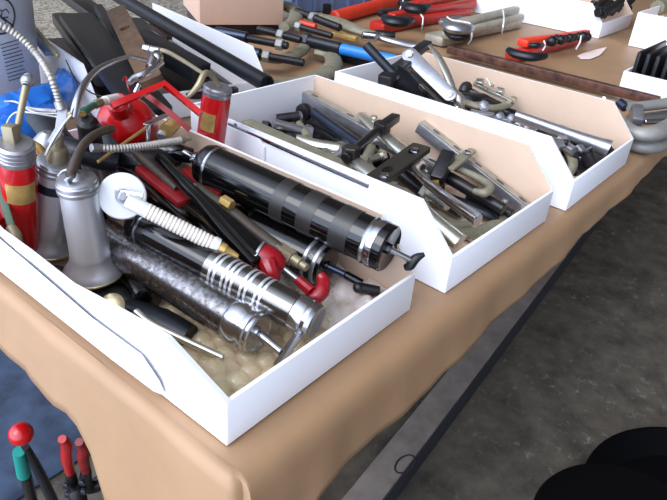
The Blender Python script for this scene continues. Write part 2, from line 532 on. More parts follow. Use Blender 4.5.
LEFT1 = [(0, BF, 0), (0.040, BH, -0.021), (0.09, BH, -0.026), (0.146, BH, -0.033), (0.215, BH, -0.031), (0.264, BH, -0.031), (0.35, BH, -0.022), (0.444, BH, 0)]
FL1 = [(-0.005, 0.44, 0.080), (-0.0235, 0.30, 0.078), (-0.0245, 0.235, 0.075), (-0.0190, 0.147, 0.058), (-0.0132, 0.085, 0.050), (-0.0075, 0.073, 0.027),
       (-0.003, 0.073, 0.010), (-0.003, 0.085, 0.006), (-0.003, 0.147, 0.004), (-0.003, 0.235, 0.004), (-0.003, 0.30, 0.004), (-0.003, 0.44, 0.004)]
box_near, T1 = bin_box('bin_box', 0, 0, 0, 0.26, 0.444, 'nearest open white card box, filled with grease guns and oil cans', left=LEFT1, flap=FL1)
FL2 = [(-0.001, 0.43, 0.090), (-0.001, 0.36, 0.090), (-0.001, 0.30, 0.090), (-0.001, 0.29, 0.082), (-0.001, 0.29, 0.02), (-0.001, 0.30, 0.012), (-0.001, 0.36, 0.012), (-0.001, 0.43, 0.012)]
box_mid, T2 = bin_box('bin_box', 0.3145, -0.0107, -0.023, 0.26, 0.444, 'middle one of the three front white card boxes, holding gear pullers', flap=FL2)
box_far, T3 = bin_box('bin_box', 0.6274, -0.0244, -0.005, 0.26, 0.444, 'third white card box along the table front, beside the middle puller box')
box_bars, T0 = bin_box('bin_box', 0.303, 0.640, -0.20, 0.325, 0.47, 'white card box behind the oil cans, full of black steel bars', inner='white_card', HB=0.03)
box_b1, T4 = bin_box('bin_box', 1.918, 0.394, 0.0, 0.30, 0.444, 'white card box at the back, behind the red and black pliers bundle')
box_b2, T5 = bin_box('bin_box', 1.907, -0.147, 0.0, 0.30, 0.444, 'white card box at the upper right edge holding red tools')
box_b3, T6 = bin_box('bin_box', 1.338, -0.221, 0.0, 0.30, 0.36, 'low white card box at right edge holding the row of black plates', H=0.05, F=0.035, S=0.02)

# ------------------------------------------------------------------ builders for the tools
def flat_bar(mb, a, b, w, t, holes=(), up=V((0, 0, 1)), w2=None, bev=0.0006, roll=0.0):
    """flat bar from a to b; holes are (fraction along, rx, ry)"""
    a, b = V(a), V(b); L = (b - a).length; w2 = w if w2 is None else w2
    old = mb.M; mb.M = axis_frame(a, b, up) @ Matrix.Rotation(roll, 4, 'X')
    poly = [(0, -w / 2 + 0.15 * w), (0.1 * w, -w / 2), (L - 0.1 * w2, -w2 / 2), (L, -w2 / 2 + 0.15 * w2), (L, w2 / 2 - 0.15 * w2), (L - 0.1 * w2, w2 / 2), (0.1 * w, w / 2), (0, w / 2 - 0.15 * w)]
    mb.prism(poly, -t / 2, t / 2, bev if not holes else 0, [(f * L, 0, rx, ry) for f, rx, ry in holes])
    mb.M = old
    return mb

def bolt(parent, p, r, nrm=V((0, 0, 1)), mat='zinc', name='bolt', h=0.6):
    mb = MB(axis_frame(p, V(p) + V(nrm)))
    mb.lathe([(-r * 0.1, r * 1.25), (r * 0.12, r * 1.25), (r * 0.12, r)], 20)
    mb.lathe([(r * 0.12, r * 0.95), (r * (0.12 + h), r), (r * (0.2 + h), r * 0.8)], 6)
    return mb.build(name, mat, parent)

def rod(parent, name, mat, a, b, r, r2=None, seg=18):
    mb = MB(); mb.cyl(a, b, r, r2, seg); return mb.build(name, mat, parent)

def pipe(parent, name, mat, pts, r, **k):
    mb = MB(); mb.tube(pts, r, **k); return mb.build(name, mat, parent)

# ------------------------------------------------------------------ BOX 1: grease guns
def black_gun():
    A, B = P(210, 166, 0.10), P(390, 249.5, 0.078)
    L = (B - A).length; r = 0.0242; F = axis_frame(A, B)
    o = thing('grease_gun', (A + B) / 2, 'large glossy black grease gun with grey bands, lying on top of the nearest box', 'grease gun')
    mb = MB(F); mb.lathe([(0.006, r), (L - 0.016, r)], 48); mb.build('barrel', 'black_paint', o)
    for f0, f1 in ((0.43, 0.50), (0.575, 0.655), (0.745, 0.835)):
        mb = MB(F); mb.lathe([(f0 * L, r - 0.0004), (f0 * L, r + 0.0003), (f1 * L, r + 0.0003), (f1 * L, r - 0.0004)], 48)
        mb.build('band', 'black_satin', o)
    mb = MB(F); mb.lathe([(-0.016, 0.010), (-0.012, 0.017), (-0.006, r - 0.001), (0.0, r + 0.0008), (0.008, r + 0.0008)], 48); hc = mb.build('head_cap', 'black_paint', o)
    mb = MB(F); mb.lathe([(0.006, r + 0.0006), (0.007, r + 0.0016), (0.009, r + 0.0016), (0.010, r + 0.0006)], 48); mb.build('rim', 'chrome', hc)
    mb = MB(F); mb.lathe([(L - 0.024, r + 0.0003), (L - 0.022, r + 0.0014), (L - 0.019, r + 0.0004), (L - 0.016, r + 0.0016), (L - 0.011, r + 0.0016), (L - 0.010, r + 0.0003)], 48); mb.build('end_ring', 'chrome', o)
    mb = MB(F); mb.lathe([(L - 0.0115, r + 0.0008), (L - 0.002, r + 0.0008), (L, r - 0.001), (L - 0.001, r - 0.003), (L - 0.002, 0.006), (L + 0.002, 0.005), (L + 0.002, 0)], 48); mb.build('end_cap', 'black_paint', o)
    q = P(411, 260, 0.067)
    rod(o, 'plunger_rod', 'chrome', B, q, 0.0032)
    d = (q - B).normalized(); side = d.cross(V((0, 0, 1))).normalized(); upv = side.cross(d)
    s = V((0.3, -0.2, 1.0)).normalized()
    pipe(o, 'pull_handle', 'black_plastic', [q - s * 0.011 + d * -0.001 - side * 0.002, q - s * 0.006 + d * 0.002, q + d * 0.0025, q + s * 0.006 + d * 0.005, q + s * 0.012 + d * 0.010], [0.0035, 0.005, 0.0055, 0.0045, 0.002], seg=12)
    n1, n2, n3 = P(204, 163, 0.101), P(194, 157.5, 0.103), P(184, 152, 0.105)
    mb = MB(); mb.cyl(n1, n2, 0.0062); mb.hexa(n2 + (n1 - n2) * 0.15, n2, 0.0075); mb.cyl(n2, n3, 0.0042, 0.0036); mb.build('nozzle', 'chrome', o)
black_gun()

def chrome_gun():
    A, B = P(103, 237, 0.052), P(259, 334, 0.036)
    L = (B - A).length; r = 0.0205; F = axis_frame(A, B)
    o = thing('grease_gun', (A + B) / 2, 'worn pitted chrome grease gun nearest the front corner of its box', 'grease gun')
    mb = MB(F); mb.lathe([(-0.004, 0.012), (0.0, r), (L - 0.012, r)], 48); mb.build('barrel', 'worn_chrome', o)
    mb = MB(F); mb.lathe([(L - 0.030, r + 0.0002), (L - 0.028, r + 0.0016), (L - 0.016, r + 0.0016), (L - 0.014, r + 0.0003), (L - 0.011, r + 0.0003), (L - 0.009, r + 0.0012), (L - 0.005, r + 0.001), (L - 0.004, r - 0.001),
                         (L - 0.001, r - 0.001), (L, r - 0.003), (L - 0.0015, r - 0.0045), (L - 0.003, 0.006), (L, 0.005), (L, 0)], 48); mb.build('end_cap', 'chrome', o)
    q = P(281, 352, 0.030)
    rod(o, 'plunger_rod', 'chrome', B, q, 0.0036)
    rod(o, 'pull_handle', 'chrome', P(277, 366, 0.016), P(299, 334, 0.048), 0.0042)
chrome_gun()

def banded_gun():
    A, B = P(140, 226, 0.076), P(316, 323, 0.050)
    L = (B - A).length; r = 0.0170; F = axis_frame(A, B)
    o = thing('grease_gun', (A + B) / 2, 'slim shiny chrome grease gun with two pairs of grooved rings, beside the pitted gun', 'grease gun')
    mb = MB(F); mb.lathe([(0.0, r), (0.45 * L, r)], 48); mb.build('head_tube', 'black_paint', o)
    mb = MB(F); mb.lathe([(0.44 * L, r + 0.0002), (L - 0.008, r + 0.0002)], 48); b = mb.build('barrel', 'dark_chrome', o)
    for f in (0.475, 0.50, 0.545, 0.57, 0.595, 0.645, 0.67, 0.72, 0.745):
        mb = MB(F); mb.lathe([(f * L, r), (f * L + 0.0003, r + 0.0006), (f * L + 0.0029, r + 0.0006), (f * L + 0.0031, r)], 48); mb.build('ring', 'aluminium', b)
    mb = MB(F); mb.lathe([(L - 0.022, r), (L - 0.020, r + 0.0016), (L - 0.010, r + 0.0016), (L - 0.008, r + 0.0004), (L - 0.004, r + 0.001), (L, r - 0.001), (L - 0.001, r - 0.003), (L - 0.003, 0.005), (L - 0.003, 0)], 48); mb.build('end_cap', 'chrome', o)
    mb = MB(F); mb.lathe([(-0.012, 0.006), (-0.009, r - 0.003), (-0.002, r + 0.001), (0.003, r + 0.001), (0.004, r)], 48); mb.build('head_cap', 'black_paint', o)
    mb = MB(F); mb.lathe([(0.006, r), (0.0065, r + 0.0008), (0.0085, r + 0.0008), (0.009, r)], 48); mb.build('collar_ring', 'chrome', o)
    mb = MB(); mb.ball(P(128.5, 231, 0.070), 0.0042); mb.cyl(P(127, 222, 0.074), P(128.5, 231, 0.070), 0.0022); mb.build('bleed_screw', 'chrome', o)
banded_gun()

def short_black_gun():
    A, B = P(252, 230, 0.048), P(328, 266.5, 0.040)
    L = (B - A).length; r = 0.0222; F = axis_frame(A, B)
    o = thing('grease_gun', (A + B) / 2, 'black grease gun half hidden beneath the large banded one, black T handle', 'grease gun')
    mb = MB(F); mb.lathe([(0.0, r), (L - 0.01, r)], 48); mb.build('barrel', 'black_paint', o)
    mb = MB(F); mb.lathe([(L - 0.022, r), (L - 0.021, r + 0.001), (L - 0.018, r + 0.001), (L - 0.017, r), (L - 0.010, r), (L - 0.009, r + 0.001), (L - 0.006, r + 0.001), (L - 0.005, r)], 48); mb.build('end_ring', 'grey_steel', o)
    mb = MB(F); mb.lathe([(L - 0.010, r), (L - 0.001, r), (L, r - 0.002), (L - 0.001, 0.006), (L + 0.001, 0.005), (L + 0.001, 0)], 48); mb.build('end_cap', 'black_paint', o)
    m_, q = P(345, 274.5, 0.036), P(362, 283.5, 0.030)
    rod(o, 'plunger_rod', 'blue_steel', B, m_, 0.0038)
    rod(o, 'rod_sleeve', 'black_paint', m_, q, 0.0046)
    mb = MB(); mb.cyl(P(357.5, 287.5, 0.028), P(379, 291.5, 0.024), 0.0058); mb.ball(P(358.5, 287.8, 0.028), 0.006); mb.build('pull_handle', 'black_plastic', o)
short_black_gun()

def red_handled_gun():
    A, C_ = P(157, 157, 0.112), P(262, 262, 0.066)
    o = thing('grease_gun', (A + C_) / 2, 'grease gun with black flared body, red collar and red crescent pull handle', 'grease gun')
    mb = MB(axis_frame(A, C_)); L = (C_ - A).length
    mb.prism([(0, -0.005), (L * 0.45, -0.008), (L * 0.72, -0.0135), (L, -0.0145), (L, 0.0145), (L * 0.72, 0.0135), (L * 0.45, 0.008), (0, 0.005)], -0.006, 0.006, 0.003)
    mb.build('body', 'black_paint', o)
    mb = MB(axis_frame(A, C_)); mb.prism([(0.005, -0.0012), (L * 0.6, -0.0030), (L - 0.006, -0.006), (L - 0.006, -0.001), (L * 0.6, 0.003), (0.005, 0.0012)], 0.0055, 0.009, 0.001)
    mb.build('lever_rib', 'black_paint', o)
    c1, c2 = P(262, 256, 0.066), P(284, 268, 0.058)
    mb = MB(axis_frame(c1, c2)); Lc = (c2 - c1).length
    mb.lathe([(-0.004, 0.0125), (0.004, 0.0138), (Lc * 0.6, 0.0125), (Lc * 0.9, 0.009), (Lc, 0.005)], 28); mb.build('collar', 'red_plastic', o)
    mb = MB(axis_frame(c1, c2)); mb.lathe([(-0.0055, 0.0132), (-0.0055, 0.0146), (-0.003, 0.0146), (-0.003, 0.0132)], 28); mb.build('thread_ring', 'grey_steel', o)
    mb = MB(); mb.tube([P(268, 262, 0.066), P(273, 275, 0.058), P(275, 282, 0.048)], [0.010, 0.0075, 0.005]); mb.build('trigger', 'red_plastic', o)
    s1, s2 = P(283, 268, 0.058), P(297, 279, 0.052)
    rod(o, 'plunger_rod', 'grey_steel', s1, s2, 0.0026)
    mb = MB()
    mb.tube([s2, P(305, 286, 0.048), P(312, 292, 0.046)], [0.0048, 0.0052, 0.006])
    mb.tube([P(319.5, 274, 0.056), P(323.5, 281, 0.051), P(322, 291, 0.047), P(316, 297, 0.043), P(308.5, 300, 0.040)], [0.0045, 0.0068, 0.0078, 0.0072, 0.0045], seg=14)
    mb.build('pull_handle', 'red_plastic', o)
red_handled_gun()

def coupler_hose():
    pts = at((196, 188, 0.082), (228, 210, 0.075), (255, 232, 0.066), (281, 251, 0.060))
    o = thing('grease_hose', pts[1], 'dark hose with a pale grey stepped coupler on its end, between black guns', 'hose')
    pipe(o, 'hose', 'dark_hose', pts, 0.0075, seg=14)
    a, b, c, d = at((278, 249, 0.060), (293, 259, 0.058), (301, 264, 0.057), (307, 268, 0.056))
    mb = MB(); mb.hexa(a, b, 0.0088); mb.cyl(b, c, 0.0062, 0.0058); mb.cyl(c, d, 0.0044); mb.build('coupler', 'khaki_metal', o)
    mb = MB(); mb.hexa(P(222, 200, 0.086), P(232, 206, 0.084), 0.0065); mb.build('hex_fitting', 'brass', o)
coupler_hose()

# white round headed ribbed nozzle
def ribbed_nozzle():
    c = P(122.5, 196, 0.118)
    n = (EYE - c).normalized(); n = (n + V((0.05, 0.0, -0.1))).normalized()
    o = thing('suction_nozzle', c, 'white disc headed ribbed nozzle with brass tip lying over the chrome guns', 'nozzle')
    F = axis_frame(c, c + n); r = 0.0222
    mb = MB(F); mb.lathe([(-0.004, 0), (-0.004, r - 0.001), (-0.002, r), (0.0015, r), (0.0028, r - 0.0012), (0.0026, r - 0.004), (0.0022, 0)], 48); mb.build('disc', 'white_plastic', o)
    z = c + n * 0.004
    a, b = P(104, 189.5, 0.122), P(143, 196, 0.124)
    mb = MB(); flat_bar(mb, a + n * 0.002, b + n * 0.002, 0.005, 0.0016, up=n); mb.build('clip', 'aluminium', o)
    mb = MB(axis_frame(z, z + n)); mb.lathe([(-0.001, 0.0072), (0.002, 0.007), (0.002, 0.0055)], 24); mb.lathe([(0.002, 0.0048), (0.0055, 0.0048), (0.006, 0.004)], 6); mb.build('bolt', 'grey_steel', o)
    s0, s1 = P(126, 200, 0.125), P(214, 244.5, 0.082)
    d = s1 - s0
    mb = MB(); mb.tube([s0, s0 + d * 0.14, s0 + d * 0.24], [0.0070, 0.0072, 0.0070], seg=20); mb.build('neck', 'white_plastic', o)
    mb = MB(); mb.tube([s0 + d * 0.22, s1], 0.0076, seg=20, smooth=False, rib=(0.0037, 0.0007)); mb.build('ribbed_shaft', 'ivory_plastic', o)
    mb = MB(axis_frame(s1, s1 + d)); mb.lathe([(-0.001, 0.0082), (0.004, 0.008), (0.005, 0.0062)], 20); mb.build('collar', 'white_plastic', o)
    e1 = P(238, 257, 0.072); mb = MB(axis_frame(s1, e1)); Lb = (e1 - s1).length
    mb.lathe([(0.003, 0.0055), (0.008, 0.0062), (0.012, 0.0060), (0.013, 0.0050), (Lb - 0.004, 0.0034), (Lb, 0.0026)], 18); mb.build('tip', 'brass', o)
ribbed_nozzle()

# silver oilers standing on flared bases
def silver_oiler(base, top, label, band=False):
    A, B = P(*base), P(*top); L = (B - A).length; F = axis_frame(A, B); k = L / 0.135
    o = thing('pump_oiler', A, label, 'oil can', 'pump oilers with flared aluminium bodies')
    mb = MB(F); mb.lathe([(0, 0.0), (0, 0.0275), (0.0015, 0.0292), (0.004, 0.0289), (0.009, 0.0252), (0.015, 0.0218), (0.022, 0.0198), (0.0245, 0.0200), (0.026, 0.0192), (0.120 * k, 0.0172)], 48); mb.build('body', 'aluminium', o)
    mb = MB(F); mb.lathe([(0.0006, 0.0280), (0.001, 0.0296), (0.0026, 0.0298), (0.0034, 0.0290)], 48); mb.build('base_rim', 'alu_gold', o)
    x = 0.118 * k
    mb = MB(F); mb.lathe([(x, 0.0173), (x + 0.001, 0.0190), (x + 0.0045, 0.0190), (x + 0.0055, 0.0179), (x + 0.0065, 0.0190), (x + 0.010, 0.0190), (x + 0.011, 0.0178), (x + 0.0125, 0.0175), (x + 0.0135, 0.0160), (x + 0.0142, 0.0085), (x + 0.018, 0.007), (x + 0.020, 0.005), (x + 0.020, 0)], 48)
    mb.build('lid', 'grey_steel', o)
    if band:
        mb = MB(F); mb.lathe([(0.094 * k, 0.0176), (0.094 * k, 0.0184), (0.106 * k, 0.0181), (0.106 * k, 0.0174)], 40); mb.build('printed_band', 'blue_steel', o)
    return o, F, L
so1, F1, L1 = silver_oiler((94, 272, 0.032), (76, 178, 0.140), 'front aluminium oiler with flared foot, standing by the bowed box side')
pipe(so1, 'spout_hose', 'dark_hose', at((70, 176, 0.146), (77, 158, 0.156), (86, 142, 0.162), (98, 133, 0.163), (112, 128.5, 0.160)), [0.0046, 0.0044, 0.0042, 0.004, 0.0042], seg=12)
mb = MB(); mb.tube(at((71, 177, 0.142), (75, 165, 0.148), (79, 155, 0.152), (78, 149, 0.158)), 0.0026); mb.cyl(P(66, 182, 0.141), P(76, 172, 0.147), 0.003); mb.build('clip', 'chrome', so1)
so2, F2, L2 = silver_oiler((48, 243, 0.024), (57, 159, 0.132), 'rear aluminium oiler with flared foot and dark printed band, behind its twin', band=True)
mb = MB(); q = at((58, 106, 0.185), (67, 108, 0.185), (66, 122, 0.172), (60, 136, 0.160), (52, 146, 0.152), (47, 141, 0.156), (55, 128, 0.168))
fr = [mb._v(p) for p in q]; n_ = V((-0.6, -0.6, 0.4)).normalized() * 0.0022; bk = [mb._v(p - n_) for p in q]
mb._f(fr); mb._f(list(reversed(bk)))
for i in range(len(q)): mb._f([fr[i], bk[i], bk[(i + 1) % 7], fr[(i + 1) % 7]])
mb.build('pump_lever', 'grey_steel', so2)
mb = MB(F2); mb.lathe([(L2 - 0.004, 0.010), (L2 + 0.006, 0.0105), (L2 + 0.014, 0.0085), (L2 + 0.016, 0.0045), (L2 + 0.03, 0.0040)], 24); mb.build('pump_head', 'khaki_metal', so2)
pipe(so2, 'link_wire', 'zinc', at((45, 156, 0.148), (58, 132, 0.166), (72, 114, 0.186)), 0.0014)

def red_oiler(base, top, r0, r1, label, plate, caps):
    A, B = P(*base), P(*top); L = (B - A).length; F = axis_frame(A, B)
    o = thing('pump_oiler', A, label, 'oil can')
    mb = MB(F); mb.lathe([(0, 0), (0, r0 * 0.7), (0.003, r0 * 0.92), (0.010, r0), (L * 0.35, (r0 + r1) / 2), (L * 0.9, r1), (L, r1 * 0.96)], 40); mb.build('body', 'red', o)
    mb = MB(F); p_ = [(L - 0.002, r1 * 0.97)]
    for k in range(caps): p_ += [(L + 0.0005 + 0.0042 * k, r1 * 1.0), (L + 0.003 + 0.0042 * k, r1 * 1.0), (L + 0.0037 + 0.0042 * k, r1 * 0.94)]
    e_ = L + 0.0042 * caps; p_ += [(e_ + 0.0008, r1 * 0.86), (e_ + 0.0012, r1 * 0.4), (e_ + 0.0012, 0)]
    mb.lathe(p_, 40); mb.build('cap', 'grey_steel', o)
    mb = MB(F); x0, x1, a0, a1, = plate
    rr = (r0 + r1) / 2 * 1.035
    f_ = lambda x: (r0 + r1) / 2 + (r1 - (r0 + r1) / 2) * max(0, (x / L - 0.35) / 0.55) if x / L > 0.35 else r0 + ((r0 + r1) / 2 - r0) * (x / L) / 0.35
    n = 14; g = []
    for i in range(n + 1):
        a = a0 + (a1 - a0) * i / n
        g.append([mb._v((x, f_(x) * s * math.cos(a), f_(x) * s * math.sin(a))) for x, s in ((x0 * L, 1.004), (x0 * L, 1.03), (x1 * L, 1.03), (x1 * L, 1.004))])
    for a, b in zip(g, g[1:]):
        for k in range(3): mb._f([a[k], b[k], b[k + 1], a[k + 1]])
    mb._f(g[0]); mb._f(list(reversed(g[-1])))
    mb.build('name_plate', 'brass', o)
    return o, F, L
def cam_angle(F):
    v = F.inverted() @ EYE
    return math.atan2(v.z, v.y)
A_, B_ = P(26, 249, 0.03), P(16, 158, 0.145); a_ = cam_angle(axis_frame(A_, B_))
ro1, Fr1, Lr1 = red_oiler((26, 249, 0.03), (16.5, 158, 0.145), 0.0128, 0.0172, 'red pump oiler with brass plate at the far left, leaning on the box side', (0.63, 0.83, a_ - 0.8, a_ + 0.9), 4)
mb = MB(); mb.box((0, 0, 0), (0.012, 0.012, 0.020), 0.002); mb.bm.transform(Matrix.Translation(P(11.5, 135, 0.168)) @ Matrix.Rotation(0.5, 4, 'Z')); mb.build('pump_block', 'khaki_metal', ro1)
mb = MB(); mb.cyl(P(14.5, 143, 0.160), P(26, 86, 0.205), 0.0030, 0.0034); mb.build('spout', 'khaki_metal', ro1)
mb = MB(); mb.ball(P(27.5, 81, 0.208), 0.0062); mb.cyl(P(26, 86, 0.205), P(29, 76, 0.211), 0.0045); mb.build('spout_knob', 'grey_steel', ro1)
A_, B_ = P(208, 158, 0.06), P(217, 90, 0.15); a_ = cam_angle(axis_frame(A_, B_))
ro2, Fr2, Lr2 = red_oiler((208, 158, 0.06), (217, 93, 0.15), 0.0188, 0.0180, 'red cylinder oiler with grey screw cap and small brass plate, behind the large black gun', (0.50, 0.76, a_ - 0.95, a_ + 0.12), 2)
pipe(ro2, 'spout', 'khaki_metal', at((219, 86, 0.160), (213, 77, 0.172), (207, 73, 0.178), (203, 76, 0.176), (198, 86, 0.166), (187, 98, 0.152)), [0.003, 0.0034, 0.004, 0.004, 0.0042, 0.002], seg=10)
pipe(ro2, 'feed_pipe', 'khaki_metal', at((155, 50, 0.175), (166, 51.5, 0.176), (182, 60, 0.176), (204, 74, 0.177)), [0.0036, 0.0032, 0.0028, 0.0024], seg=10)
mb = MB(); mb.hexa(P(144, 48, 0.175), P(151, 49.5, 0.175), 0.0055); mb.cyl(P(151, 49.5, 0.175), P(160, 51, 0.175), 0.0048); mb.build('pipe_nut', 'grey_steel', ro2)

def red_oil_can():
    A, B = P(140, 156, 0.045), P(117, 101, 0.150); L = (B - A).length; F = axis_frame(A, B)
    o = thing('oil_can', A, 'round red oil can with domed shoulder and red lever bar', 'oil can')
    mb = MB(F); mb.lathe([(L - 0.078, 0), (L - 0.078, 0.032), (L - 0.074, 0.036), (L - 0.054, 0.0365), (L - 0.045, 0.0350), (L - 0.036, 0.031), (L - 0.029, 0.025), (L - 0.024, 0.018), (L - 0.021, 0.0138), (L - 0.018, 0.0128), (L - 0.015, 0.0136), (L - 0.012, 0.0128), (L - 0.009, 0.0136), (L - 0.003, 0.0128), (L, 0.010), (L, 0)], 44); mb.build('body', 'red', o)
    mb = MB(); mb.tube(at((112, 106, 0.156), (124, 101, 0.160), (164, 84, 0.165), (201, 114, 0.140)), 0.0062, seg=4, smooth=False, flat=0.75); mb.build('lever', 'red', o)
    mb = MB(); mb.tube(at((148, 96, 0.150), (168, 111, 0.140), (190, 130, 0.12)), 0.0055, seg=4, smooth=False, flat=0.7); mb.build('bracket', 'dark_red', o)
    mb = MB(); mb.tube(at((123, 80, 0.15), (126, 77, 0.152), (127, 81, 0.15), (129, 89, 0.142), (133, 96, 0.132)), 0.0014); mb.build('wire_loop', 'dark_red', o)
red_oil_can()

def chrome_trigger():
    p = P(145, 74, 0.16)
    o = thing('grease_trigger', p, 'bent chrome lever with rounded knuckle above the red can', 'lever')
    mb = MB(); mb.tube(at((129, 83, 0.152), (135, 78, 0.156), (144, 74, 0.160), (153, 68, 0.164), (160, 62, 0.167)), [0.0035, 0.005, 0.0048, 0.005, 0.006], seg=14); mb.build('lever', 'chrome', o)
    mb = MB(); mb.tube(at((150, 68, 0.164), (154, 60, 0.170), (157, 54, 0.174)), [0.006, 0.0075, 0.006], seg=14); mb.ball(P(157.5, 58, 0.172), 0.0078); mb.build('knuckle', 'chrome', o)
    mb = MB(); mb.cyl(P(135, 93, 0.14), P(139, 84, 0.15), 0.003); mb.build('pin', 'chrome', o)
chrome_trigger()

o = thing('oiler_hose', P(100, 102, 0.15), 'short green hose with brass ferrule and white plug beside the red can neck', 'hose')
pipe(o, 'hose', 'green_hose', at((82, 114, 0.16), (88, 109, 0.16), (95, 104.5, 0.158)), 0.0038)
mb = MB(); mb.hexa(P(94, 105, 0.158), P(101, 102, 0.157), 0.0050); mb.build('ferrule', 'khaki_metal', o)
mb = MB(); mb.cyl(P(105, 101, 0.156), P(119, 98, 0.150), 0.0056); mb.cyl(P(101, 102, 0.157), P(105.5, 101, 0.156), 0.0045); mb.build('plug', 'ivory_plastic', o)

o = thing('spring_hose', P(140, 146, 0.12), 'grey spring wound hose lying level in front of the red can', 'hose')
mb = MB(); mb.tube(at((99, 148, 0.135), (118, 148.5, 0.132), (145, 146, 0.128), (180, 140.5, 0.122)), 0.0044, seg=14, rib=(0.0034, 0.0010)); mb.build('coil', 'coil_grey', o)
rod(o, 'nipple', 'khaki_metal', P(179, 140.5, 0.122), P(184, 139.7, 0.121), 0.0044)
rod(o, 'nozzle', 'khaki_metal', P(183, 139.8, 0.121), P(191, 139, 0.120), 0.0018)
rod(o, 'ferrule', 'grey_steel', P(91, 148, 0.137), P(100, 148, 0.135), 0.0046)

o = thing('spring_hose', P(40, 60, 0.2), 'long silver spring hose arching down past the pale pail', 'hose')
mb = MB(); mb.tube(at((-14, 20, 0.26), (2, 26, 0.255), (20, 37, 0.245), (38, 56, 0.23), (51, 78, 0.215), (60, 104, 0.19)), 0.0035, seg=12, rib=(0.0034, 0.0010)); mb.build('coil', 'coil_grey', o)
rod(o, 'ferrule', 'grey_steel', P(59, 101, 0.192), P(62, 110, 0.184), 0.0052)

def black_pump():
    A, B = P(93, 152, 0.11), P(87, 119, 0.155); F = axis_frame(A, B); L = (B - A).length
    o = thing('pump_oiler', A, 'dark ribbed capped oiler with a curved steel spout, behind the aluminium oilers', 'oil can')
    mb = MB(F); mb.lathe([(-0.07, 0.014), (-0.02, 0.015), (0, 0.015), (0.006, 0.0125), (0.012, 0.012)], 32); mb.build('body', 'grey_steel', o)
    mb = MB(F); mb.lathe([(0.010, 0.0112), (0.013, 0.0122), (L * 0.5, 0.0120), (L * 0.55, 0.0112), (L * 0.62, 0.0118), (L * 0.72, 0.0112), (L * 0.78, 0.0116), (L * 0.92, 0.0105), (L, 0.006), (L, 0)], 32); mb.build('cap', 'black_iron', o)
    pipe(o, 'spout', 'chrome', at((74, 117, 0.172), (77, 102, 0.185), (84, 85, 0.195), (97, 70, 0.20), (115, 61, 0.198), (130, 57, 0.19), (146, 60, 0.18)), [0.0045, 0.0042, 0.0036, 0.003, 0.0026, 0.0024, 0.0024], seg=14)
    mb = MB(); mb.cyl(P(70, 115, 0.173), P(84, 114, 0.168), 0.003); mb.ball(P(71, 115, 0.173), 0.004); mb.build('union', 'brass', o)
black_pump()

o = thing('bent_wire', P(30, 112, 0.17), 'pair of thin pale wires bent over the blue plastic at left', 'wire')
pipe(o, 'wire', 'thin_wire', at((4, 101.5, 0.18), (14, 101.5, 0.18), (22, 105, 0.18), (35, 112.5, 0.178), (58, 113.5, 0.178)), 0.0009)
pipe(o, 'wire', 'thin_wire', at((5, 143, 0.15), (5.5, 128, 0.16), (12, 115, 0.17), (24, 112, 0.175), (58, 117, 0.175)), 0.0009)
pipe(o, 'grip_rod', 'grey_steel', at((23, 107, 0.178), (36, 110, 0.177), (57, 111, 0.178)), 0.0024)

def chrome_bracket():
    o = thing('pump_bracket', P(158, 125, 0.12), 'small chrome bracket with a gilt spool and brass rod beside the red can', 'bracket')
    n = V((-0.6, -0.6, 0.5)).normalized()
    mb = MB(); flat_bar(mb, P(145.5, 125, 0.128), P(171, 112.5, 0.125), 0.008, 0.0022, up=V((0, 0, 1))); mb.build('arm', 'chrome', o)
    mb = MB(); flat_bar(mb, P(148.5, 124, 0.127), P(147, 159, 0.085), 0.006, 0.0018, up=n, w2=0.0035); mb.build('leg', 'chrome', o)
    mb = MB(axis_frame(P(166, 131, 0.113), P(177, 121, 0.116))); L = (P(166, 131, 0.113) - P(177, 121, 0.116)).length
    mb.lathe([(0, 0.004), (0, 0.0085), (0.002, 0.0092), (0.004, 0.008), (0.006, 0.009), (0.008, 0.0078), (0.010, 0.009), (L - 0.002, 0.008), (L, 0.005)], 24); mb.build('spool', 'brass', o)
    rod(o, 'cap', 'aluminium', P(161, 137, 0.105), P(165, 128, 0.112), 0.0062)
    rod(o, 'rod', 'brass', P(98, 162, 0.12), P(147, 127, 0.125), 0.0018)
chrome_bracket()

# darker things lower down in the box
def sunk_red(a, b, w, w2, label):
    A, B = P(*a), P(*b)
    mb = MB(); flat_bar(mb, A, B, w, 0.008, w2=w2, bev=0.003)
    return tag(mb.build('red_lever', 'dark_red', root=(A + B) / 2), label, 'lever')
sunk_red((138, 168, 0.094), (186, 203, 0.082), 0.010, 0.020, 'flat dark red lever left of the long black flared gun body')
sunk_red((185, 170, 0.086), (216, 198, 0.080), 0.010, 0.016, 'flat dark red lever right of the long black flared gun body')
o = thing('strap_lever', P(8, 210, 0.1), 'dark green strap lever with khaki end at the left frame edge', 'lever')
mb = MB(); flat_bar(mb, P(-8, 160, 0.12), P(13, 232, 0.085), 0.007, 0.003, up=V((-0.5, -0.6, 0.5))); mb.build('strap', 'olive_green', o)
mb = MB(); mb.tube(at((11, 228, 0.088), (15, 236, 0.084), (17, 246, 0.08)), [0.005, 0.0062, 0.005], seg=12); mb.build('end_fitting', 'khaki_metal', o)
mb = MB(); mb.tube(at((128, 148, 0.105), (150, 165, 0.10), (178, 189, 0.09)), 0.0052, seg=12)
tag(mb.build('steel_tube', 'dark_hose', root=P(150, 165, 0.1)), 'olive brown tube running under the spring hose', 'tube')
mb = MB(); mb.tube(at((136, 312, 0.034), (150, 323, 0.030), (178, 337, 0.024), (223, 358, 0.018)), [0.0042, 0.0036, 0.0036, 0.0034], seg=12)
tag(mb.build('bent_spout', 'zinc', root=P(170, 330, 0.02)), 'thin bent steel spout beside the pitted gun, over the bubble wrap', 'spout')
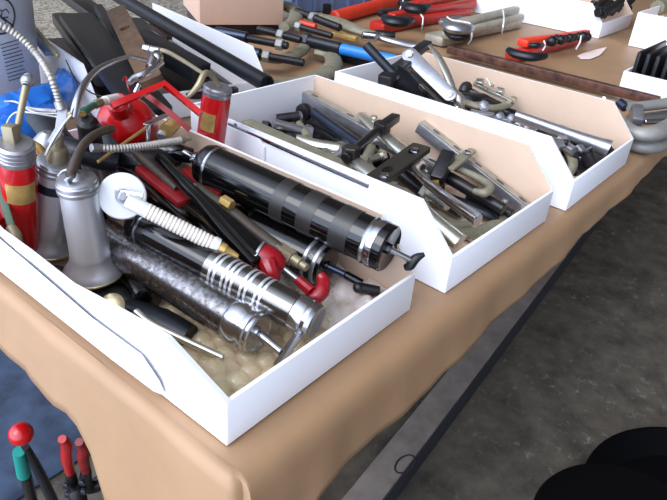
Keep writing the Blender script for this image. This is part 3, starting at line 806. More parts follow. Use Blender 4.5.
mb = MB(axis_frame(P(112, 306, 0.03), P(112, 306, 0.03) + V((-0.5, -0.3, 0.6)))); mb.lathe([(-0.004, 0), (-0.004, 0.012), (0, 0.0125), (0.002, 0.010), (0.004, 0.006), (0.004, 0)], 24)
tag(mb.build('filler_cap', 'alu_gold', root=P(112, 306, 0.03)), 'small dull filler cap lying near the front aluminium oiler foot', 'cap')
for a, b, r, lab in (((150, 300, 0.018), (92, 236, 0.022), 0.016, 'dark tube lying at the box bottom beside the front aluminium oiler foot'),
                     ((186, 240, 0.035), (118, 176, 0.045), 0.019, 'dark tube lying beneath the white disc headed nozzle'),
                     ((236, 222, 0.035), (160, 160, 0.045), 0.020, 'dark tube under the long black flared gun body'),
                     ((100, 205, 0.03), (70, 150, 0.05), 0.018, 'dark tube standing between the aluminium oilers and the red can'),
                     ((200, 262, 0.02), (150, 215, 0.03), 0.014, 'dark tube below the banded chrome gun'),
                     ((300, 262, 0.02), (235, 215, 0.025), 0.016, 'dark tube at the box bottom under the short black gun'),
                     ((20, 215, 0.03), (30, 150, 0.06), 0.015, 'dark tube behind the far left red oiler'),
                     ((222, 250, 0.018), (140, 178, 0.028), 0.020, 'dark tube between the banded chrome gun and the black flared body'),
                     ((246, 212, 0.030), (196, 168, 0.040), 0.020, 'dark tube just left of the large banded black gun'),
                     ((176, 205, 0.020), (112, 148, 0.035), 0.020, 'dark tube under the left dark red lever'),
                     ((290, 240, 0.020), (250, 205, 0.03), 0.018, 'dark tube straight below the large banded black gun'),
                     ((110, 255, 0.016), (84, 200, 0.025), 0.018, 'dark tube right of the front aluminium oiler body')):
    A, B = P(*a), P(*b); mb = MB(axis_frame(A, B)); L = (B - A).length
    mb.lathe([(0, 0), (0, r * 0.6), (0.003, r), (0.010, r), (0.011, r * 0.94), (L - 0.01, r * 0.94), (L - 0.009, r), (L, r * 0.9), (L, 0)], 30)
    tag(mb.build('grease_tube', 'black_paint', root=(A + B) / 2), lab, 'tube')

# bubble wrap and crumpled film on the bottom of the nearest box
def bubble_wrap():
    mb = MB(); rnd = random.Random(5)
    y = 0.012; row = 0
    while y < 0.17:
        x = 0.012 + (0.0095 if row % 2 else 0)
        while x < 0.215 - y * 0.2:
            zz = TZ + 0.008 + 0.007 * math.sin(x * 55 + 1) * math.sin(y * 60) + 0.010 * max(0, 1 - abs(y - 0.03) / 0.06) * max(0, 1 - abs(x - 0.04) / 0.06) + rnd.uniform(-0.002, 0.002) + 0.010 * max(0, 1 - y / 0.09) * max(0, 1 - max(0, x - 0.05) / 0.03)
            for ga, gb, gr in ((P(103, 237, 0.052), P(259, 334, 0.036), 0.0205), (P(140, 226, 0.076), P(316, 323, 0.050), 0.017), (P(252, 230, 0.048), P(328, 266.5, 0.040), 0.0222)):
                d2 = (gb - ga).xy; t_ = max(0, min(1, (V((x, y)) - ga.xy).dot(d2) / d2.length_squared))
                g_ = ga.lerp(gb, t_)
                if (V((x, y)) - g_.xy).length < gr + 0.018: zz = min(zz, g_.z - gr - 0.010)
            r = 0.0105 * rnd.uniform(0.85, 1.1)
            mb.ball((x + rnd.uniform(-0.002, 0.002), y + rnd.uniform(-0.002, 0.002), zz), r, seg=14, squash=(1, 1, rnd.uniform(0.7, 1.0)))
            x += 0.019
        y += 0.0165; row += 1
    return tag(mb.build('bubble_wrap', 'bubble', root=V((0.1, 0.08, TZ + 0.004))), 'yellowish bubble wrap lining the front corner of the nearest box', 'bubble wrap')
bubble_wrap()
def film():
    mb = MB(); rnd = random.Random(11); n = 30; g = []
    for i in range(n + 1):
        r_ = []
        for j in range(n + 1):
            x = 0.158 + 0.094 * i / n; y = 0.008 + 0.12 * j / n
            z = 0.012 + 0.006 * math.sin(x * 130 + y * 40) * math.sin(y * 110 - x * 50) + 0.002 * math.sin(x * 260 - y * 190) + rnd.uniform(0, 0.001) + 0.008 * max(0, (x - 0.2) / 0.05)
            r_.append(mb._v((x, y, TZ + max(z, 0.006))))
        g.append(r_)
    for i in range(n):
        for j in range(n): mb._f([g[i][j], g[i + 1][j], g[i + 1][j + 1], g[i][j + 1]])
    o = mb.build('plastic_film', 'clear_film', root=V((0.2, 0.06, TZ + 0.01)), sharp=20)
    o.modifiers.new('thickness', 'SOLIDIFY').thickness = 0.0004
    return tag(o, 'crumpled clear plastic film under the black T handle in the nearest box', 'plastic film')
film()

# ------------------------------------------------------------------ BOX 2: gear pullers
def puller_leg(parent, pts, widths, mat='zinc', flat=0.55, name='leg'):
    return pipe(parent, name, mat, pts, widths, seg=14, flat=flat)

# long slotted angle bars
def slotted_bar(a, b, w, label, n=4, up=V((0, 0, 1)), d=0.016, mat='bar_steel'):
    a, b = V(a), V(b)
    o = thing('slotted_bar', (a + b) / 2, label, 'steel bar')
    mb = MB(); flat_bar(mb, a, b, w, 0.004, holes=[((i + 0.7) / n, w * 0.55, w * 0.24) for i in range(n)], up=up); mb.build('top_flange', 'bar_steel', o)
    F = axis_frame(a, b, up); L = (b - a).length
    mb = MB(F); mb.box((L / 2, -w / 2 + 0.002 * 0, -d / 2), (L, 0.0036, d), 0.0008); mb.build('side_flange', 'grey_steel', o)
    return o
slotted_bar(P(292, 84, 0.078), P(447, 170, 0.050), 0.016, 'long flat slotted steel bar along the right wall of the middle box')
slotted_bar(P(422, 122, 0.085), P(529, 206, 0.022), 0.013, 'narrow slotted steel bar leaning on the right wall of the middle puller box', n=5)
A, B = P(231, 123, 0.094), P(372, 185, 0.090)
o = thing('flat_bar', (A + B) / 2, 'bright flat steel bar lying along the left wall top of the middle box', 'steel bar')
mb = MB(); flat_bar(mb, A, B, 0.014, 0.005); mb.build('bar', 'chrome', o)
bolt(o, P(237, 124, 0.097), 0.0042, mat='chrome', name='rivet', h=0.2)
A, B = P(246, 122, 0.062), P(352, 170, 0.060)
mb = MB(); flat_bar(mb, A, B, 0.022, 0.008, bev=0.002)
tag(mb.build('flat_bar', 'forged', root=(A + B) / 2), 'broad olive grey bar just inside the left wall of the middle box', 'steel bar')

def screw_puller():
    o = thing('gear_puller', P(335, 130, 0.06), 'black gear puller screw with round knob head at the back of the middle box', 'gear puller')
    mb = MB(axis_frame(P(301, 113, 0.058), P(314, 109, 0.058))); mb.lathe([(0, 0.008), (0.002, 0.0135), (0.008, 0.0145), (0.014, 0.0135), (0.018, 0.010), (0.018, 0)], 24); mb.build('knob', 'black_iron', o)
    rod(o, 'screw', 'blue_steel', P(314, 113, 0.060), P(360, 146, 0.056), 0.0088)
    rod(o, 'sleeve', 'black_iron', P(277, 119, 0.052), P(300, 116, 0.056), 0.0080)
    mb = MB(axis_frame(P(299, 117, 0.056), P(303, 116.6, 0.056))); mb.lathe([(0, 0.0045), (0, 0.0085), (0.003, 0.0085), (0.004, 0.0045)], 20); mb.build('bush', 'grey_steel', o)
screw_puller()
A, B = P(263, 127, 0.045), P(275, 128, 0.048)
o = thing('bolt', A, 'big black square headed bolt in the back left of the middle box', 'bolt')
mb = MB(axis_frame(A, B)); mb.lathe([(0, 0.0095), (0.001, 0.0105), (0.011, 0.0105), (0.012, 0.0095)], 4); mb.build('head', 'black_iron', o)
rod(o, 'shank', 'black_iron', B, P(292, 129, 0.040), 0.0062)
o = thing('clamp_jaw', P(292, 133, 0.03), 'curved black jaw with olive pin beside the black knob screw', 'jaw')
mb = MB(); mb.tube(at((283, 123, 0.045), (287, 134, 0.04), (296, 141, 0.036), (307, 140, 0.036), (318, 137, 0.036)), [0.0075, 0.009, 0.0085, 0.007, 0.006], seg=14); mb.build('jaw', 'black_iron', o)
rod(o, 'pin', 'forged', P(299, 124, 0.046), P(308, 137, 0.046), 0.0062)
rod(o, 'nut', 'grey_steel', P(303, 138, 0.04), P(312, 138, 0.04), 0.0055)
o = thing('strap_plate', P(335, 130, 0.03), 'wide dark plate with a steel ring beside the slotted bar in the middle box', 'plate')
mb = MB(); flat_bar(mb, P(318, 108, 0.040), P(372, 148, 0.034), 0.034, 0.010, bev=0.002); mb.build('plate', 'gunmetal', o)
mb = MB(); c = P(351, 126.5, 0.050); mb.tube([c + V((0.0085 * math.cos(t), 0.0065 * math.sin(t), 0)) for t in [2 * PI * i / 20 for i in range(21)]], 0.0016, seg=8, smooth=False); mb.build('ring', 'chrome', o)
mb = MB(); mb.cyl(P(340, 141, 0.035), P(372, 158, 0.034), 0.013)
tag(mb.build('threaded_socket', 'black_iron', root=P(355, 150, 0.034)), 'stubby black cylinder under the crossbar handle in the middle box', 'socket')

def crossbar_puller():
    o = thing('gear_puller', P(370, 150, 0.07), 'two legged puller with black crossbar hex nuts and bright zinc legs', 'gear puller')
    def hexblock(c, r, h):
        mb = MB(Matrix.Translation(c)); mb.hexa(V((0, 0, -h)), V((0, 0, h * 0.6)), r); return mb.build('hex_nut', 'crossplate', o)
    c1, c2 = P(351, 152, 0.082), P(382, 127, 0.084)
    hexblock(c1, 0.0125, 0.013); hexblock(c2, 0.0125, 0.013)
    rod(o, 'crossbar', 'black_iron', P(345, 158, 0.080), c2, 0.0064)
    mb = MB(); flat_bar(mb, P(380, 128.5, 0.088), P(396, 117, 0.090), 0.015, 0.012, bev=0.002); mb.build('handle_lug', 'black_iron', o)
    mb = MB(); mb.cyl(c1 + V((0, 0, -0.022)), c1 + V((0, 0, -0.016)), 0.015); mb.build('washer', 'forged', o)
    puller_leg(o, at((362, 115, 0.074), (374, 126, 0.074), (388, 139, 0.072), (410, 156, 0.068)), [0.009, 0.012, 0.013, 0.0135])
    puller_leg(o, at((346, 150, 0.070), (356, 162, 0.070), (372, 174, 0.070), (384, 184, 0.068)), [0.009, 0.012, 0.013, 0.0125])
    bolt(o, P(374, 118, 0.082), 0.0048)
crossbar_puller()

def plate_puller():
    o = thing('gear_puller', P(405, 170, 0.07), 'black crossplate puller with two bolts and two ribbed chrome legs', 'gear puller')
    A, B = P(422, 147, 0.080), P(375, 181, 0.082)
    mb = MB(); flat_bar(mb, A, B, 0.027, 0.007, holes=[(0.22, 0.012, 0.0062), (0.76, 0.012, 0.0062)]); mb.build('crossplate', 'crossplate', o)
    bolt(o, P(415, 151.5, 0.083), 0.0052, mat='chrome'); bolt(o, P(384.5, 176.5, 0.085), 0.0052, mat='chrome')
    l1 = puller_leg(o, at((428, 171, 0.062), (422, 165, 0.070), (416, 171, 0.074), (424, 180, 0.072), (446, 198, 0.066), (478, 220, 0.056)), [0.006, 0.0085, 0.0095, 0.0105, 0.0125, 0.0155], 'chrome', 0.5)
    mb = MB(); q = at((424, 177, 0.080), (446, 194.5, 0.075), (479, 216.5, 0.065)); mb.tube(q, [0.002, 0.003, 0.004], seg=8); mb.build('rib', 'chrome', l1)
    puller_leg(o, at((374, 186, 0.078), (386, 188, 0.078), (400, 192, 0.074), (412, 200, 0.070), (436, 222, 0.056), (460, 242, 0.044)), [0.007, 0.0095, 0.0095, 0.010, 0.0125, 0.0145], 'zinc', 0.7)
    mb = MB(); mb.cyl(P(398, 172, 0.05), P(430, 196, 0.04), 0.010); mb.build('centre_screw', 'black_iron', o)
plate_puller()

def hook_puller():
    o = thing('gear_puller', P(460, 175, 0.05), 'puller with olive bracket plate, black square block and black threaded rod', 'gear puller')
    mb = MB(); flat_bar(mb, P(447, 168, 0.066), P(473, 150, 0.070), 0.020, 0.004, w2=0.012); mb.build('bracket_plate', 'forged', o)
    bolt(o, P(468, 152.5, 0.073), 0.005, mat='chrome')
    A, B = P(449, 154, 0.075), P(436, 181, 0.050)
    mb = MB(); flat_bar(mb, A, B, 0.020, 0.018, bev=0.002); mb.build('block', 'black_iron', o)
    rod(o, 'threaded_rod', 'black_iron', P(446, 176, 0.046), P(504, 210, 0.030), 0.0088)
    mb = MB(); mb.tube(at((455, 168, 0.056), (470, 174, 0.056), (485, 182, 0.055), (490, 188, 0.054), (484, 193, 0.052), (474, 191, 0.050)), [0.0045, 0.005, 0.0055, 0.006, 0.006, 0.004], seg=12); mb.build('hook', 'forged', o)
    rod(o, 'pin', 'brass', P(434, 178, 0.05), P(441, 181, 0.05), 0.007)
hook_puller()
A, B = P(470, 240, 0.012), P(513, 216, 0.010)
o = thing('slotted_plate', A, 'short zinc plate with holes at the front of the middle box', 'plate')
mb = MB(); flat_bar(mb, A, B, 0.016, 0.004, holes=[(0.3, 0.004, 0.003), (0.7, 0.004, 0.003)]); mb.build('plate', 'zinc', o)
bolt(o, P(425, 205, 0.03), 0.0065, name='nut')
for a, b, r, lab, mt in (((395, 205, 0.020), (452, 240, 0.014), 0.009, 'dark rod lying under the zinc puller leg in the middle box', 'black_iron'),
                         ((420, 185, 0.030), (462, 212, 0.02), 0.010, 'dark rod lying under the ribbed chrome puller leg', 'gunmetal'),
                         ((395, 165, 0.03), (440, 190, 0.025), 0.012, 'dark rod under the black crossplate in the middle box', 'black_iron'),
                         ((330, 148, 0.02), (380, 178, 0.02), 0.010, 'dark rod under the black crossbar in the middle box', 'black_iron')):
    A, B = P(*a), P(*b); mb = MB(); mb.cyl(A, B, r); tag(mb.build('steel_rod', mt, root=(A + B) / 2), lab, 'rod')
mb = MB(); mb.tube(at((440, 215, 0.02), (452, 226, 0.02), (470, 226, 0.015), (478, 232, 0.012)), [0.006, 0.007, 0.0065, 0.005], seg=12)
tag(mb.build('puller_hook', 'forged', root=P(450, 225, 0.02)), 'bent olive hook between the two front puller legs of the middle box', 'hook')

# ------------------------------------------------------------------ BOX 3
def big_puller():
    o = thing('gear_puller', P(405, 85, 0.08), 'upright black bodied puller with pale grey link arms in the third box', 'gear puller')
    rod(o, 'screw', 'gunmetal', P(366, 45, 0.150), P(399, 80, 0.105), 0.0078)
    mb = MB(axis_frame(P(388, 72, 0.112), P(417, 97, 0.070))); L = (P(388, 72, 0.112) - P(417, 97, 0.070)).length
    mb.lathe([(0, 0.012), (0.003, 0.021), (L * 0.4, 0.024), (L * 0.75, 0.021), (L * 0.8, 0.015), (L, 0.014)], 28); mb.build('body', 'gunmetal', o)
    mb = MB(); flat_bar(mb, P(384, 82, 0.105), P(410, 62, 0.115), 0.026, 0.020, bev=0.003); mb.build('yoke', 'black_iron', o)
    mb = MB(); flat_bar(mb, P(413, 54, 0.125), P(428, 44, 0.13), 0.018, 0.014, bev=0.002); mb.build('lug', 'black_iron', o)
    n = V((-0.62, -0.42, 0.45)).normalized()
    F = axis_frame(P(410, 56, 0.128), P(450, 96, 0.088), n); L = (P(410, 56, 0.128) - P(450, 96, 0.088)).length
    w = 0.0135
    poly = [(w * math.cos(t), w * math.sin(t)) for t in [PI / 2 + PI * i / 10 for i in range(11)]] + [(L + w * 0.85 * math.cos(t), w * 0.85 * math.sin(t)) for t in [-PI / 2 + PI * i / 10 for i in range(11)]]
    mb = MB(F); mb.prism(poly, 0.0, 0.005, 0.0008); la = mb.build('link_arm', 'grey_steel', o)
    bolt(la, F @ V((0, 0, 0.005)), 0.0058, n, 'zinc'); bolt(la, F @ V((L, 0, 0.005)), 0.0058, n, 'zinc')
    mb = MB(); mb.tube(at((430, 46, 0.135), (438, 56, 0.128), (446, 72, 0.112), (453, 90, 0.092), (459, 108, 0.07)), [0.004, 0.0065, 0.0075, 0.007, 0.0065], seg=12, flat=0.6); mb.build('jaw_arm', 'zinc', o)
    mb = MB(); mb.tube(at((452, 90, 0.09), (459, 98, 0.085), (460, 112, 0.06), (457, 122, 0.03)), [0.008, 0.0095, 0.009, 0.006], seg=12, flat=0.7); mb.build('jaw', 'zinc', o)
    mb = MB(); flat_bar(mb, P(421, 84, 0.085), P(448, 112, 0.060), 0.009, 0.004); mb.build('link_strip', 'chrome', o)
    mb = MB(); mb.cyl(P(412, 92, 0.07), P(440, 112, 0.04), 0.014); mb.build('socket', 'black_iron', o)
big_puller()

def small_puller():
    o = thing('gear_puller', P(490, 100, 0.04), 'small olive plated puller with hooked jaws in the middle of the third box', 'gear puller')
    mb = MB(); flat_bar(mb, P(476, 83, 0.080), P(514, 102, 0.068), 0.024, 0.006, w2=0.014); mb.build('top_plate', 'zinc', o)
    bolt(o, P(480, 82, 0.084), 0.0075); bolt(o, P(500, 91, 0.078), 0.0078)
    mb = MB(); mb.tube(at((493, 86, 0.072), (490, 80, 0.080), (486, 74, 0.088), (490, 73, 0.090)), [0.0075, 0.0075, 0.006, 0.004], seg=10, flat=0.6); mb.build('jaw', 'zinc', o)
    mb = MB(); mb.tube(at((463, 102, 0.066), (480, 107, 0.066), (496, 108, 0.064), (509, 104, 0.062), (514, 98, 0.066)), [0.0085, 0.0085, 0.008, 0.0075, 0.006], seg=12, flat=0.7); mb.build('jaw', 'forged', o)
    for k, (a, b, r) in enumerate((((468, 92, 0.048), (506, 102, 0.044), 0.010), ((472, 97, 0.044), (500, 108, 0.04), 0.008))):
        mb = MB(); mb.cyl(P(*a), P(*b), r); mb.build('spindle', 'black_iron', o)
    for q in ((484, 106, 0.074), (499, 116, 0.050), (512, 119, 0.044)): bolt(o, P(*q), 0.0075, V((-0.5, -0.5, 0.6)), 'grey_steel', 'nut')
small_puller()
A, B = P(515, 115, 0.062), P(609, 149, 0.040)
o = thing('tube_spanner', A, 'shiny chrome tube along the right wall of the third box', 'tube')
mb = MB(axis_frame(A, B)); L = (B - A).length
mb.lathe([(0, 0.0075), (0.001, 0.0085), (L * 0.55, 0.0100), (L * 0.8, 0.0120), (L, 0.0150), (L, 0.012), (L - 0.02, 0.010)], 28); mb.build('tube', 'grey_steel', o)
A, B = P(522, 122, 0.032), P(560, 137, 0.028)
mb = MB(); flat_bar(mb, P(519, 128, 0.036), P(541, 132, 0.034), 0.010, 0.004, bev=0.001)
mb.tube(at((522, 127, 0.038), (521, 119, 0.05), (519, 112, 0.062)), [0.005, 0.0045, 0.003], seg=10, flat=0.6)
tag(mb.build('angle_bracket', 'zinc', root=P(525, 128, 0.03)), 'olive L shaped foot just left of the chrome tube in the third box', 'bracket')
def bearing_ring():
    o = thing('ring_clamp', P(563, 155, 0.03), 'grey forged half ring standing at the front of the third box', 'ring')
    mb = MB(); mb.tube(at((549, 135, 0.035), (556, 139, 0.036), (564, 145, 0.034), (571, 155, 0.028), (573, 165, 0.02), (568, 176, 0.008)), [0.008, 0.0095, 0.0098, 0.009, 0.008, 0.006], seg=12, flat=0.7); mb.build('ring', 'forged', o)
    mb = MB(); mb.tube(at((563, 146, 0.03), (569, 154, 0.028), (571, 163, 0.02), (566, 171, 0.012)), 0.004, seg=10); mb.build('bore', 'black_iron', o)
bearing_ring()
for a, b, r, name, mt, lab in (((577, 148, 0.038), (585, 158, 0.030), 0.010, 'hex_bolt', 'grey_steel', 'bright short bolt head beside the forged half ring in the third box'),
                    ((586, 152, 0.040), (592, 166, 0.020), 0.011, 'socket', 'black_iron', 'black socket end right of the bright bolt head in the third box'),
                    ((603, 147, 0.028), (611, 156, 0.014), 0.011, 'socket', 'black_iron', 'black socket end in the front right corner of the third box'),
                    ((560, 132, 0.030), (600, 150, 0.022), 0.009, 'steel_rod', 'blue_steel', 'blue grey rod below the chrome tube in the third box'),
                    ((530, 128, 0.022), (575, 152, 0.016), 0.010, 'steel_rod', 'gunmetal', 'dark rod left of the blue grey rod in the third box'),
                    ((440, 92, 0.030), (520, 128, 0.020), 0.012, 'steel_rod', 'black_iron', 'long dark rod at the bottom of the third box'),
                    ((455, 85, 0.030), (500, 100, 0.020), 0.012, 'steel_rod', 'gunmetal', 'dark rod behind the small olive plated puller'),
                    ((573, 172, 0.010), (596, 165, 0.012), 0.008, 'steel_rod', 'black_iron', 'short dark rod in the front corner of the third box')):
    A, B = P(*a), P(*b); mb = MB(); (mb.hexa if name == 'hex_bolt' else mb.cyl)(A, B, r)
    if name == 'socket':
        d = (A - B).normalized(); mb.cyl(A, A + d * 0.004, r * 1.08)
    tag(mb.build(name, mt, root=(A + B) / 2), lab, 'bolt' if 'bolt' in name else 'socket' if name == 'socket' else 'rod')

# ------------------------------------------------------------------ BOX behind: black steel bars
def steel_bar(name, a, b, w, t, mat, label, hole=None, up=V((0, 0, 1)), bev=0.001):
    A, B = P(*a), P(*b)
    o = thing(name, (A + B) / 2, label, 'steel bar')
    mb = MB(); flat_bar(mb, A, B, w, t, holes=hole or (), up=up, bev=bev); mb.build('bar', mat, o)
    return o
steel_bar('flat_bar', (76, 16, 0.125), (152, 114, 0.10), 0.060, 0.012, 'gunmetal', 'broad flat black steel bar leaning out of the box behind the oil cans')
brown = steel_bar('flat_bar', (116, 10, 0.15), (152, 82, 0.12), 0.034, 0.010, 'brown_paint', 'brown painted flat bar with one round hole, beside the black flat bar', hole=[(0.34, 0.0085, 0.0085)], up=V((-0.55, -0.5, 0.6)))
mb = MB(); mb.ball(P(127.5, 25.5, 0.142), 0.0078); mb.build('bolt_head', 'black_paint', brown)
steel_bar('square_bar', (98, 8, 0.13), (140, 72, 0.105), 0.016, 0.016, 'gunmetal', 'grey square bar between the black flat bar and the brown bar')
steel_bar('box_section', (140, 38, 0.10), (203, 74, 0.085), 0.036, 0.030, 'gunmetal', 'dark square tube with an open end behind the feed pipe')
mb = MB(); mb.box((0, 0, 0), (0.004, 0.022, 0.018), 0.001)
mb.bm.transform(axis_frame(P(204, 74, 0.085), P(212, 79, 0.083)))
tag(mb.build('bore_plug', 'black_rubber', root=P(204, 74, 0.085)), 'black plug in the end of the dark square tube', 'plug')
A, B = P(100, -14, 0.125), P(267, 84, 0.098)
mb = MB(axis_frame(A, B)); L = (B - A).length; mb.lathe([(0, 0.008), (0, 0.0135), (L, 0.0135), (L, 0.011), (L - 0.01, 0.010)], 24)
tag(mb.build('steel_pipe', 'gunmetal', root=(A + B) / 2), 'long dark pipe resting along the right wall of the bar box', 'pipe')
steel_bar('wooden_lath', (18, 8, 0.125), (58, 56, 0.115), 0.006, 0.006, 'khaki_metal', 'thin yellowish edge strip along the left wall of the bar box')
steel_bar('flat_bar', (22, 20, 0.10), (50, 54, 0.095), 0.016, 0.006, 'crate_blue', 'short blue grey bar just inside the left wall of the bar box')
steel_bar('angle_bar', (60, 18, 0.10), (105, 80, 0.08), 0.030, 0.020, 'black_iron', 'black bar end left of the broad black flat bar')
steel_bar('angle_bar', (62, -10, 0.12), (104, 20, 0.11), 0.040, 0.018, 'black_iron', 'black bar crossing behind the top of the broad black flat bar')
steel_bar('angle_bar', (150, 25, 0.08), (170, 38, 0.075), 0.012, 0.008, 'rust', 'short rusty bar above the dark square tube')
steel_bar('flat_bar', (120, 20, 0.05), (215, 95, 0.04), 0.10, 0.010, 'black_iron', 'wide dark plate at the bottom of the bar box')
steel_bar('flat_bar', (60, 40, 0.045), (130, 100, 0.03), 0.08, 0.010, 'black_iron', 'wide black plate at the bottom of the bar box')
A, B = P(66, 54, 0.07), P(95, 98, 0.05)
mb = MB(); mb.tube([PX(66, 60, 0.318), PX(76, 80, 0.310), PX(90, 92, 0.298), PX(104, 97, 0.292)], 0.0012)
tag(mb.build('cord', 'print', root=P(80, 85, 0.05)), 'thin dark cord against the left wall of the bar box', 'cord')

# ------------------------------------------------------------------ back of the table
def c_clamp(a, b, nut, r, label, sleeve=None, frame=None, fw=0.016, handle=True):
    """a..b the screw, frame a list of points of the forged bow"""
    A, B = P(*a), P(*b)
    o = thing('c_clamp', (A + B) / 2, label, 'clamp', None)
    mb = MB(axis_frame(A, B)); L = (B - A).length
    pr = [(0, r * 0.8), (0.002, r)]
    x = 0.004
    while x < L - 0.006: pr += [(x, r), (x + 0.0012, r * 0.93), (x + 0.0024, r)]; x += 0.0036
    pr += [(L - 0.003, r), (L, r * 0.8)]
    mb.lathe(pr, 16); mb.build('screw', 'black_iron', o)
    C = A.lerp(B, nut)
    d = (B - A).normalized()
    mb = MB(); mb.hexa(C - d * 0.008, C + d * 0.008, r * 1.55); mb.build('collar', 'pale_forged', o)
    if sleeve:
        mb = MB(); mb.cyl(A.lerp(B, sleeve[0]), A.lerp(B, sleeve[1]), r * 1.6); mb.build('sleeve', 'blue_steel', o)
    if frame:
        mb = MB(); mb.tube(at(*frame), [1.25 * fw * (0.75 + 0.35 * math.sin(PI * i / (len(frame) - 1))) for i in range(len(frame))], seg=14, flat=0.65, sub=8); mb.build('bow', 'forged', o)
    return o
c_clamp((222, 48, 0.045), (304, 63, 0.040), 0.55, 0.0085, 'forged clamp with blued sleeve, screw pointing at the front boxes', sleeve=(0.15, 0.48),
        frame=[(262, 92, 0.02), (276, 86, 0.02), (300, 83, 0.02), (322, 76, 0.02), (333, 66, 0.02), (331, 56, 0.022), (316, 52, 0.024)])
c_clamp((208, 31, 0.060), (288, 46, 0.055), 0.9, 0.0085, 'forged clamp under the carton, upper dark screw with blued sleeve', sleeve=(0.1, 0.5),
        frame=[(262, 58, 0.03), (280, 59, 0.03), (298, 53, 0.03), (306, 44, 0.032), (300, 37, 0.034)], fw=0.012)
c_clamp((258, 29, 0.070), (301, 40, 0.066), 0.55, 0.0085, 'forged clamp whose short screw points past the carton corner',
        frame=[(272, 4, 0.06), (286, 6, 0.06), (296, 12, 0.06), (294, 22, 0.06), (284, 27, 0.06)], fw=0.015)
c_clamp((296, 11, 0.070), (340, 28, 0.066), 0.42, 0.0095, 'forged clamp with long flat grey bow beside the orange red pipe handle',
        frame=[(318, 17, 0.05), (336, 22, 0.05), (356, 30, 0.05), (376, 36, 0.045)], fw=0.016)
c_clamp((297, 26, 0.060), (332, 36, 0.055), 0.05, 0.0075, 'clamp with the short black screw between two longer screws', handle=False)
A, B = P(300, 23, 0.062), P(316, 27, 0.060)
mb = MB(); mb.cyl(A, B, 0.008); tag(mb.build('red_grip', 'red_orange', root=A), 'small red grip between the dark clamp screws', 'grip')
def pipe_clamp(a, b, c, label, r=0.012):
    o = thing('pipe_clamp', P(*a), label, 'clamp')
    A, B, C = P(*a), P(*b), P(*c)
    mb = MB(); mb.cyl(A, B, r); mb.hexa(A, A + (B - A) * 0.16, r * 1.25); mb.build('socket', 'gunmetal', o)
    mb = MB(); mb.cyl(B, C, r * 0.9); mb.build('grip', 'blue_paint', o)
pipe_clamp((304, 40, 0.045), (341, 49, 0.042), (420, 66, 0.040), 'clamp with dark socket and bright blue handle, nearer the third box', r=0.014)
A, B = P(330, 52, 0.020), P(372, 63, 0.018)
mb = MB(); mb.cyl(A, B, 0.015); tag(mb.build('socket', 'gunmetal', root=A), 'dark cylinder lying below the blue handle', 'socket')
o = thing('bar_clamp', P(370, 38, 0.04), 'polished steel clamp head and slim grey bar behind the third box', 'clamp')
mb = MB(); flat_bar(mb, P(362, 35, 0.045), P(378, 37, 0.045), 0.030, 0.020, bev=0.004); mb.build('head', 'chrome', o)
mb = MB(); mb.tube(at((374, 36, 0.04), (395, 42, 0.035), (412, 46, 0.03), (420, 47, 0.03)), [0.010, 0.012, 0.012, 0.014], seg=12, flat=0.7); mb.build('bar', 'grey_steel', o)
mb = MB(); flat_bar(mb, P(333, 33, 0.04), P(357, 39, 0.04), 0.020, 0.012, bev=0.002); mb.build('slide', 'brass', o)

# long rusty bar
A, B = P(448, 49, 0.020), P(659, 101.5, 0.020)
o = thing('rusty_bar', (A + B) / 2, 'long rusty steel bar lying behind the third box', 'steel bar')
mb = MB(); flat_bar(mb, A, B, 0.019, 0.020, bev=0.002); mb.build('bar', 'rust', o)
rod(o, 'pin', 'white_plastic', P(604, 98, 0.02), P(602, 104, 0.0), 0.004)

# big orange red pipe wrench handle and bundled wrenches
def wrench(a, b, w0, w1, t, mat, jaw_mat, label=None, jaw=0.28, parent=None, hook=True):
    A, B = P(*a), P(*b); L = (B - A).length
    o = thing('pipe_wrench', (A + B) / 2, label, 'wrench')
    F = axis_frame(A, B)
    mb = MB(F); mb.prism([(0, -w0 * 0.45), (L * 0.04, -w0 / 2), (L * 0.2, -w0 * 0.46), (L * 0.35, -w1 * 0.5), (L * 0.96, -w1 / 2), (L, -w1 * 0.3), (L, w1 * 0.3), (L * 0.96, w1 / 2), (L * 0.35, w1 * 0.5), (L * 0.2, w0 * 0.46), (L * 0.04, w0 / 2), (0, w0 * 0.45)], -t / 2, t / 2, t * 0.25)
    mb.build('handle', mat, o)
    if hook:
        mb = MB(F); h = w0
        mb.prism([(-h * 0.35, h * 0.1), (-h * 0.3, h * 0.55), (h * 0.2, h * 0.75), (L * 0.18, h * 0.62), (L * 0.26, h * 0.45), (L * 0.2, h * 0.18), (h * 0.3, h * 0.05)], -t * 0.1, t * 0.62, t * 0.2)
        mb.build('hook_jaw', jaw_mat, o)
    return o
A, B = P(333, 18, 0.022), P(395, 1, 0.022)
o = thing('pipe_wrench', A, 'long orange red round handle at the top of the table', 'wrench')
mb = MB(axis_frame(A, P(440, -11, 0.022))); mb.lathe([(0, 0.010), (0.006, 0.020), (0.5, 0.022), (0.6, 0.01)], 24); mb.build('handle', 'red_orange', o)
mb = MB(); mb.box(P(327, 9, 0.05), (0.02, 0.02, 0.03), 0.004); mb.build('head', 'black_iron', o)
wrench((376, 27, 0.016), (470, 13, 0.016), 0.062, 0.034, 0.026, 'wrench_red', 'black_iron', 'red pipe wrench at the front of the red bundle', hook=False)
wrench((388, 17, 0.030), (475, 4, 0.030), 0.055, 0.032, 0.026, 'wrench_red', 'black_iron', 'red pipe wrench with dark jaw in the middle of the red bundle')
wrench((408, 6, 0.040), (500, -12, 0.040), 0.055, 0.032, 0.026, 'wrench_red', 'black_iron', 'red pipe wrench with dark jaw at the rear of the red bundle')
